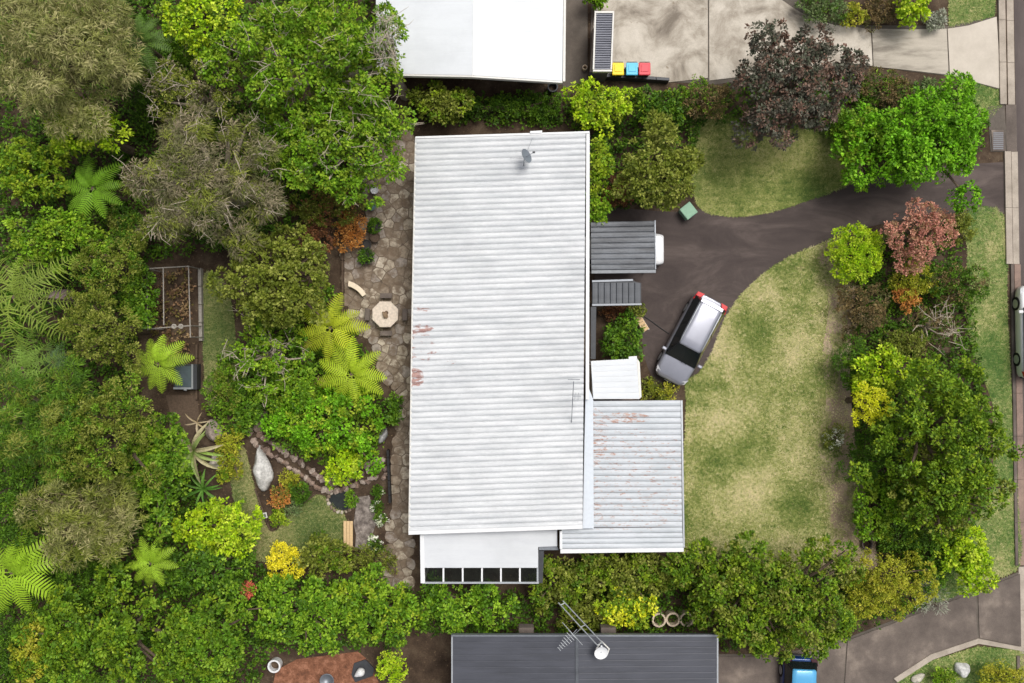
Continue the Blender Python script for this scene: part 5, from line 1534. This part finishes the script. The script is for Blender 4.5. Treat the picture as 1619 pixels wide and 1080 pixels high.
# octagonal stone table with four benches and a curved bench
tb = root('garden_table', P(609, 497, 0), 'octagonal pale stone garden table on the crazy paving', 'table')
c = P(609, 497, 0.75)
def octa(r, zz, rot=math.pi / 8, n=8): return [(c.x + r * math.cos(rot + k * 2 * math.pi / n), c.y + r * math.sin(rot + k * 2 * math.pi / n)) for k in range(n)]
MB().prism(octa(0.72, 0), 0.68, 0.77, 0.02).build('table_top', MT['pale_stone'], tb)
MB().lathe((c.x, c.y, 0.045), [(0.34, 0), (0.3, 0.08), (0.16, 0.16), (0.14, 0.5), (0.22, 0.635)], 16).build('pedestal', MT['pale_stone'], tb, smooth=True)
cpz = root('stone_ornament', (c.x, c.y, 0.77), 'small rough brown stone ornament in the middle of the octagonal table', 'ornament')
m = MB(); rock_mesh(m, (0.02, -0.02, 0.1), (0.15, 0.2, 0.15), 0.3, 77, ICO2, 0.22); m.build('stone', MT['rock'], cpz, local=True, color=lin((150, 128, 104)))
m = MB(); rock_mesh(m, (0.08, 0.1, 0.05), (0.1, 0.1, 0.09), 1.3, 78, ICO2, 0.22); m.build('stone', MT['rock'], cpz, local=True, color=lin((120, 100, 82)))
for k, (ang, where) in enumerate(((90, 'above'), (180, 'left of'), (270, 'below'), (0, 'right of'))):
    a = math.radians(ang)
    bx_, by_ = c.x + math.cos(a) * 0.98, c.y + math.sin(a) * 0.98
    s = root('stone_bench', (bx_, by_, 0.045), 'low grey stone bench %s the octagonal table' % where, 'bench', 'stone benches round the table', a)
    MB().bbox((0, 0, .38), (.26, .62, .07), .012).build('seat', MT['stone_grey'] if 'stone_grey' in MT else MT['concrete_grey'], s, local=True)
    for t in (-1, 1): MB().bbox((0, t * .2, .172), (.2, .12, .344), .01).build('leg', MT['concrete_grey'], s, local=True)
cb = root('curved_bench', P(566, 455, 0.045), 'curved cream stone bench on the crazy paving', 'bench')
arc = [(551, 444), (558, 446.5), (566, 451), (573, 457), (579, 465)]
arc2 = [(573, 469), (567, 462), (562, 458), (556, 454.5), (550, 452.5)]
MB().prism(pxpoly(arc + arc2, 0.45), 0.38, 0.46, 0.012).build('seat', mat_plain('cream_stone', (232, 216, 192), 0.8, 0, 0.08), cb)
for x, y in ((555, 450), (573, 462)):
    p = P(x, y, 0.4); MB().bbox((p.x, p.y, 0.21), (0.2, 0.2, 0.33), 0.01).build('leg', MT['pale_stone'], cb)

# wooden bench by the pond
wb_ = root('wooden_bench', P(550, 845, 0), 'pale timber garden bench at the end of the back lawn', 'bench')
for k in range(3):
    x0 = 543 + k * 5.0
    MB().prism(pxpoly([(x0, 824), (x0 + 4.6, 824), (x0 + 4.6, 865), (x0, 865)], 0.45), 0.40, 0.45, 0.006).build('slat', MT['timber'], wb_)
for y in (829, 860):
    for x in (545.5, 555):
        p = P(x, y, 0.4); MB().box((p.x, p.y, 0.2), (0.06, 0.06, 0.4)).build('leg', MT['timber'], wb_)

# pond with a stone rim
pd = sheet('pond', pxpoly(smooth_poly([(520, 790), (530, 780), (546, 778), (557, 786), (558, 798), (546, 806), (530, 804)], 5)), 0.03, MT['water'], 'small dark garden pond')
pr = root('pond_rim', P(539, 792, 0), 'ring of rough stones round the small dark pond', 'edging')
rim = smooth_poly([(518, 790), (529, 777), (546, 774), (560, 784), (562, 799), (547, 809), (529, 807)], 3)
for i, q in enumerate(rim):
    p = P(q.x, q.y, 0.05)
    m = MB(); rock_mesh(m, (p.x, p.y, 0.06), (rs.uniform(.10, .16), rs.uniform(.08, .12), .1), rs.uniform(0, 3), 300 + i, ICO1, 0.12)
    m.build('stone', MT['rock'], pr, color=lin(rs.choice([(160, 146, 130), (132, 116, 100), (196, 186, 170)])))

# pots
def pot(label, px, py, r_px, h, mat, fill=None, z0=0.05, name='plant_pot', cat='pot'):
    p = P(px, py, h)
    r = root(name, (p.x, p.y, z0), label, cat, 'pots and planters')
    R_ = M(r_px, h)
    MB().lathe((0, 0, 0), [(R_ * .72, 0), (R_ * .95, h * .85), (R_ * 1.03, h * .87), (R_ * 1.03, h), (R_ * .88, h), (R_ * .84, h * .8), (0.001, h * .78)], 18).build('pot', mat, r, local=True)
    if fill:
        rg = np.random.default_rng(int(px + py * 3))
        n = 26
        d = rg.normal(size=(n, 3)); d[:, 2] = abs(d[:, 2]); d /= np.linalg.norm(d, axis=1, keepdims=True)
        cen = d * R_ * 0.9 + np.array([0, 0, h * 0.9])
        link('foliage', leaf_mesh('foliage', cen, d, PAL[fill], 'fine', rg), None, r)
MT['pot_dark'] = mat_plain('pot_dark', (52, 50, 48), 0.7)
MT['pot_teal'] = mat_plain('pot_teal', (88, 116, 116), 0.6)
pot('green plant in a dark pot, lowest of the patio pots', 579, 406, 11, 0.5, MT['pot_dark'], 'dark')
pot('dark pot above the lowest green potted plant', 579, 387, 8, 0.45, MT['pot_dark'])
pot('brown pot in the middle of the patio pots', 593, 375, 8, 0.4, MT['timber_dark'])
pot('dark pot with green plant, upper of the patio pots', 592, 357, 10, 0.45, MT['pot_dark'], 'dark')
pot('small white pot at the top of the patio', 592, 301, 6, 0.35, MT['white_paint'])
pot('teal pot above the dark patio pots', 587, 326, 7, 0.3, MT['pot_teal'])
def ring(label, px, py, r_px, h, mat, name='ring_planter', grp='ring planters'):
    p = P(px, py, h)
    r = root(name, (p.x, p.y, 0.0), label, 'planter', grp)
    R_ = M(r_px, h)
    MB().lathe((0, 0, 0), [(R_ * .92, 0), (R_ * .98, h * .9), (R_, h * .95), (R_ * .96, h), (R_ * .76, h), (R_ * .72, h * .95), (R_ * .7, 0.06), (0.001, 0.06)], 24).build('wall', mat, r, local=True, smooth=False)
    MB().lathe((0, 0, 0.02), [(R_ * .705, h * .25), (0.001, h * .25 + .01)], 16).build('soil', MT['soil'], r, local=True)
MT['ring'] = mat_plain('ring', (216, 198, 176), 0.8, 0, 0.12)
ring('leftmost of three pale ring planters behind the grey roof', 1042, 981, 11.5, 0.6, MT['ring'])
ring('middle of three pale ring planters behind the grey roof', 1064, 980, 11.5, 0.6, MT['ring'])
ring('rightmost of three pale ring planters behind the grey roof', 1086, 980, 11.5, 0.6, MT['ring'])
ring('white ring planter at the corner of the red-brown terrace', 433, 1054, 10.5, 0.5, MT['white_paint'])
ring('grey ring planter in the lower right corner of the lawn', 1372, 861, 9, 0.3, MT['concrete_grey'])
ring('dark round drum below the corner of the plain white roof', 874, 137, 8.5, 0.6, MT['dark_metal'], 'drum')
ring('small pale round pot below the store beside the path', 925, 106, 4, 0.4, MT['ring'])

# vegetable garden frame
vf = root('vegetable_cage', P(270, 480, 0), 'weathered metal tube frame over the vegetable bed on the left', 'frame')
def rail(a, b, z0, z1=None, r=0.03, nm='rail', mt='galv'):
    MB().tube([P(*a, z0), P(*b, z1 if z1 is not None else z0)], r, 8).build(nm, MT[mt], vf)
zf = 1.9
MT['weathered'] = mat_plain('weathered', (152, 146, 138), 0.8, 0, 0.25, 10)
for a, b in (((230, 425), (299, 421)), ((233, 520), (301, 515)), ((258, 424), (259, 514)), ((298, 421), (301, 533)), ((232, 425), (234, 522))):
    rail(a, b, zf, mt='weathered')
for a in ((232, 425), (298, 421), (300, 515), (234, 520), (301, 533)):
    p = P(*a, zf); MB().tube([(p.x, p.y, 0), (p.x, p.y, zf)], 0.03, 8).build('post', MT['weathered'], vf)
for x in (275, 286):
    m = MB(); p = P(x, 516, zf); m.lathe((p.x, p.y, p.z - .04), [(.08, 0), (.13, .02), (.13, .06), (.08, .08), (.05, .06), (.05, .02)], 14); m.build('hoop', MT['weathered'], vf)
tw = root('timber_wall', P(316, 480, 0), 'long weathered timber edging beside the vegetable bed and grass path', 'edging')
for i in range(4):
    y0 = 424 + i * 29
    MB().prism(pxpoly([(313 + i * .4, y0), (318 + i * .4, y0), (318.3 + i * .4, y0 + 28), (313.3 + i * .4, y0 + 28)], 0.3), 0, 0.32, 0.012).build('board', MT['weathered'], tw)
for i in range(4):
    y0 = 545 + i * 22
    MB().prism(pxpoly([(309, y0), (312, y0), (312, y0 + 21), (309, y0 + 21)], 0.2), 0, 0.22, 0.01).build('board', MT['timber_dark'], tw)
cf = root('cold_frame', P(294, 596, 0), 'grey glass-topped cold frame beside the lime tree fern', 'cold frame')
MB().prism(pxpoly([(274, 576), (311, 576), (311, 616), (274, 616)], 0.6), 0, 0.56, 0.01).build('box', MT['dark_metal'], cf)
MB().prism(pxpoly([(277, 579), (302, 579), (302, 612), (277, 612)], 0.6), 0.56, 0.585).build('pane', mat_glass('grey_glass', (92, 104, 110)), cf)
for pl in ([(302.5, 576), (305, 576), (305, 615), (302.5, 615)], [(274, 612.5), (302, 612.5), (302, 615.5), (274, 615.5)]):
    MB().prism(pxpoly(pl, 0.6), 0.56, 0.60).build('frame', MT['galv'], cf)
MB().tube([P(291, 616, .62), P(295, 617, .62)], 0.05, 10).build('handle', MT['galv'], cf)
veg = root('dry_bed', P(270, 470, 0), 'bed of withered brown vegetable plants inside the metal frame', 'plant')
rg_ = np.random.default_rng(5)
cen = np.array([P(rg_.uniform(238, 306), rg_.uniform(428, 570), 0)[:] for _ in range(150)]); cen[:, 2] = rg_.uniform(0.06, 0.35, 150)
nr = np.tile([0, 0, 1.0], (150, 1))
o_ = np.array(ORG[veg.name][:])
link('foliage', leaf_mesh('foliage', cen - o_, nr, [(134, 104, 78), (110, 84, 66), (150, 124, 92), (120, 110, 60)], 'broad', rg_, per=8), None, veg)
sheet('dark_path', pxpoly([(262, 625), (312, 625), (315, 660), (302, 700), (276, 680)]), 0.01, MT['timber_dark'], 'dark bark path below the cold frame')

# dark fence beside the patio, small sign, green box, timber step
fe = root('low_fence', P(616, 755, 0), 'low dark fence line along the lower part of the patio', 'fence')
for i in range(7):
    y0 = 712 + i * 12
    MB().prism(pxpoly([(611 + i * .5, y0), (614.5 + i * .5, y0), (615 + i * .5, y0 + 11.4), (611.5 + i * .5, y0 + 11.4)], 0.5), 0, 0.5).build('panel', MT['black'], fe)
fe2 = root('low_fence', P(541, 430, 0), 'dark edging board along the left side of the crazy paving', 'fence')
for i in range(6):
    y0 = 395 + i * 17
    MB().prism(pxpoly([(540, y0), (543, y0), (543, y0 + 16.3), (540, y0 + 16.3)], 0.3), 0, 0.3).build('board', MT['timber_dark'], fe2)
sl = root('garden_light', P(419, 815, 0), 'small pale solar garden light at the edge of the triangular bed', 'lamp')
p = P(419, 815, .45)
MB().bbox((p.x, p.y, .43), (.2, .3, .05), .01, 0.2).build('cap', MT['offwhite'], sl)
MB().bbox((p.x, p.y, .462), (.1, .18, .012), .003, 0.2).build('solar_panel', MT['grey_metal'], sl)
MB().tube([(p.x, p.y, 0), (p.x, p.y, .41)], .02, 8).build('stake', MT['dark_metal'], sl)
gb = root('green_box', P(1085, 336, 0.016), 'pale green square garden box at the edge of the driveway', 'box', None, math.radians(38))
MT['green_p'] = mat_plain('green_p', (134, 172, 146), 0.6, 0, 0.08)
MB().bbox((0, 0, .28), (.62, .62, .56), .03).build('body', MT['green_p'], gb, local=True)
MB().bbox((0, 0, .60), (.68, .70, .06), .025).build('lid', MT['green_p'], gb, local=True)
MB().tube([(-.2, -.36, .6), (.2, -.36, .6)], .018, 8).build('handle', MT['dark_metal'], gb, local=True)
ws = root('timber_step', P(1013, 512, 0), 'small slanted pale timber gate leaning beside the entry bed', 'gate', None, math.radians(-58))
for k in range(5):
    MB().box((-.34 + k * .17, 0, .5), (.15, .34, .03), 0).build('slat', MT['timber'], ws, local=True)
for s in (-1, 1): MB().box((0, s * .15, .47), (.9, .05, .04)).build('rail', MT['white_paint'], ws, local=True)
for s in (-1, 1): MB().box((s * .38, 0, .225), (.06, .06, .45)).build('post', MT['timber'], ws, local=True)
hs = MB().tube([P(1015, 498, .03), P(1030, 508, .03), P(1046, 520, .03), P(1058, 528, .03)], 0.028, 6).build('drain_channel', MT['black'])
tag(hs, 'thin black drain line across the driveway in front of the car', 'drain')

# things on the red-brown terrace
tl = root('terrace_lamp', P(570, 1062, 0), 'white teardrop ornament standing on a dark slab on the terrace', 'ornament')
MB().prism(pxpoly([(560, 1048), (578, 1042), (592, 1056), (590, 1068), (562, 1078), (556, 1066)]), 0, 0.08, 0.01).build('slab', MT['dark_metal'], tl)
v, f = ICO3
q = v.copy(); q[:, 0] *= np.where(q[:, 0] < 0, 1.6, 1.0); q[:, 1:] *= np.where(q[:, 0] < 0, 1 + 0.5 * q[:, 0] / 1.6, 1)[:, None]
ca, sa = math.cos(math.radians(35)), math.sin(math.radians(35))
q = q * np.array([0.24, 0.22, 0.26]); q = np.stack([q[:, 0] * ca - q[:, 1] * sa, q[:, 0] * sa + q[:, 1] * ca, q[:, 2]], 1)
p = P(570, 1063, .3)
MB().add([tuple(x + np.array([p.x, p.y, .3])) for x in q], f).build('body', MT['white_paint'], tl, smooth=True)
bq = root('fire_bowl', P(517, 1074, 0), 'grey rounded metal bowl on the terrace at the bottom edge', 'bowl')
p = P(517, 1076, .4)
MB().lathe((p.x, p.y, 0), [(.2, .014), (.26, .2), (.36, .42), (.38, .46), (.34, .46), (.26, .3), (.001, .26)], 20).build('bowl', MT['grey_metal'], bq, smooth=True)
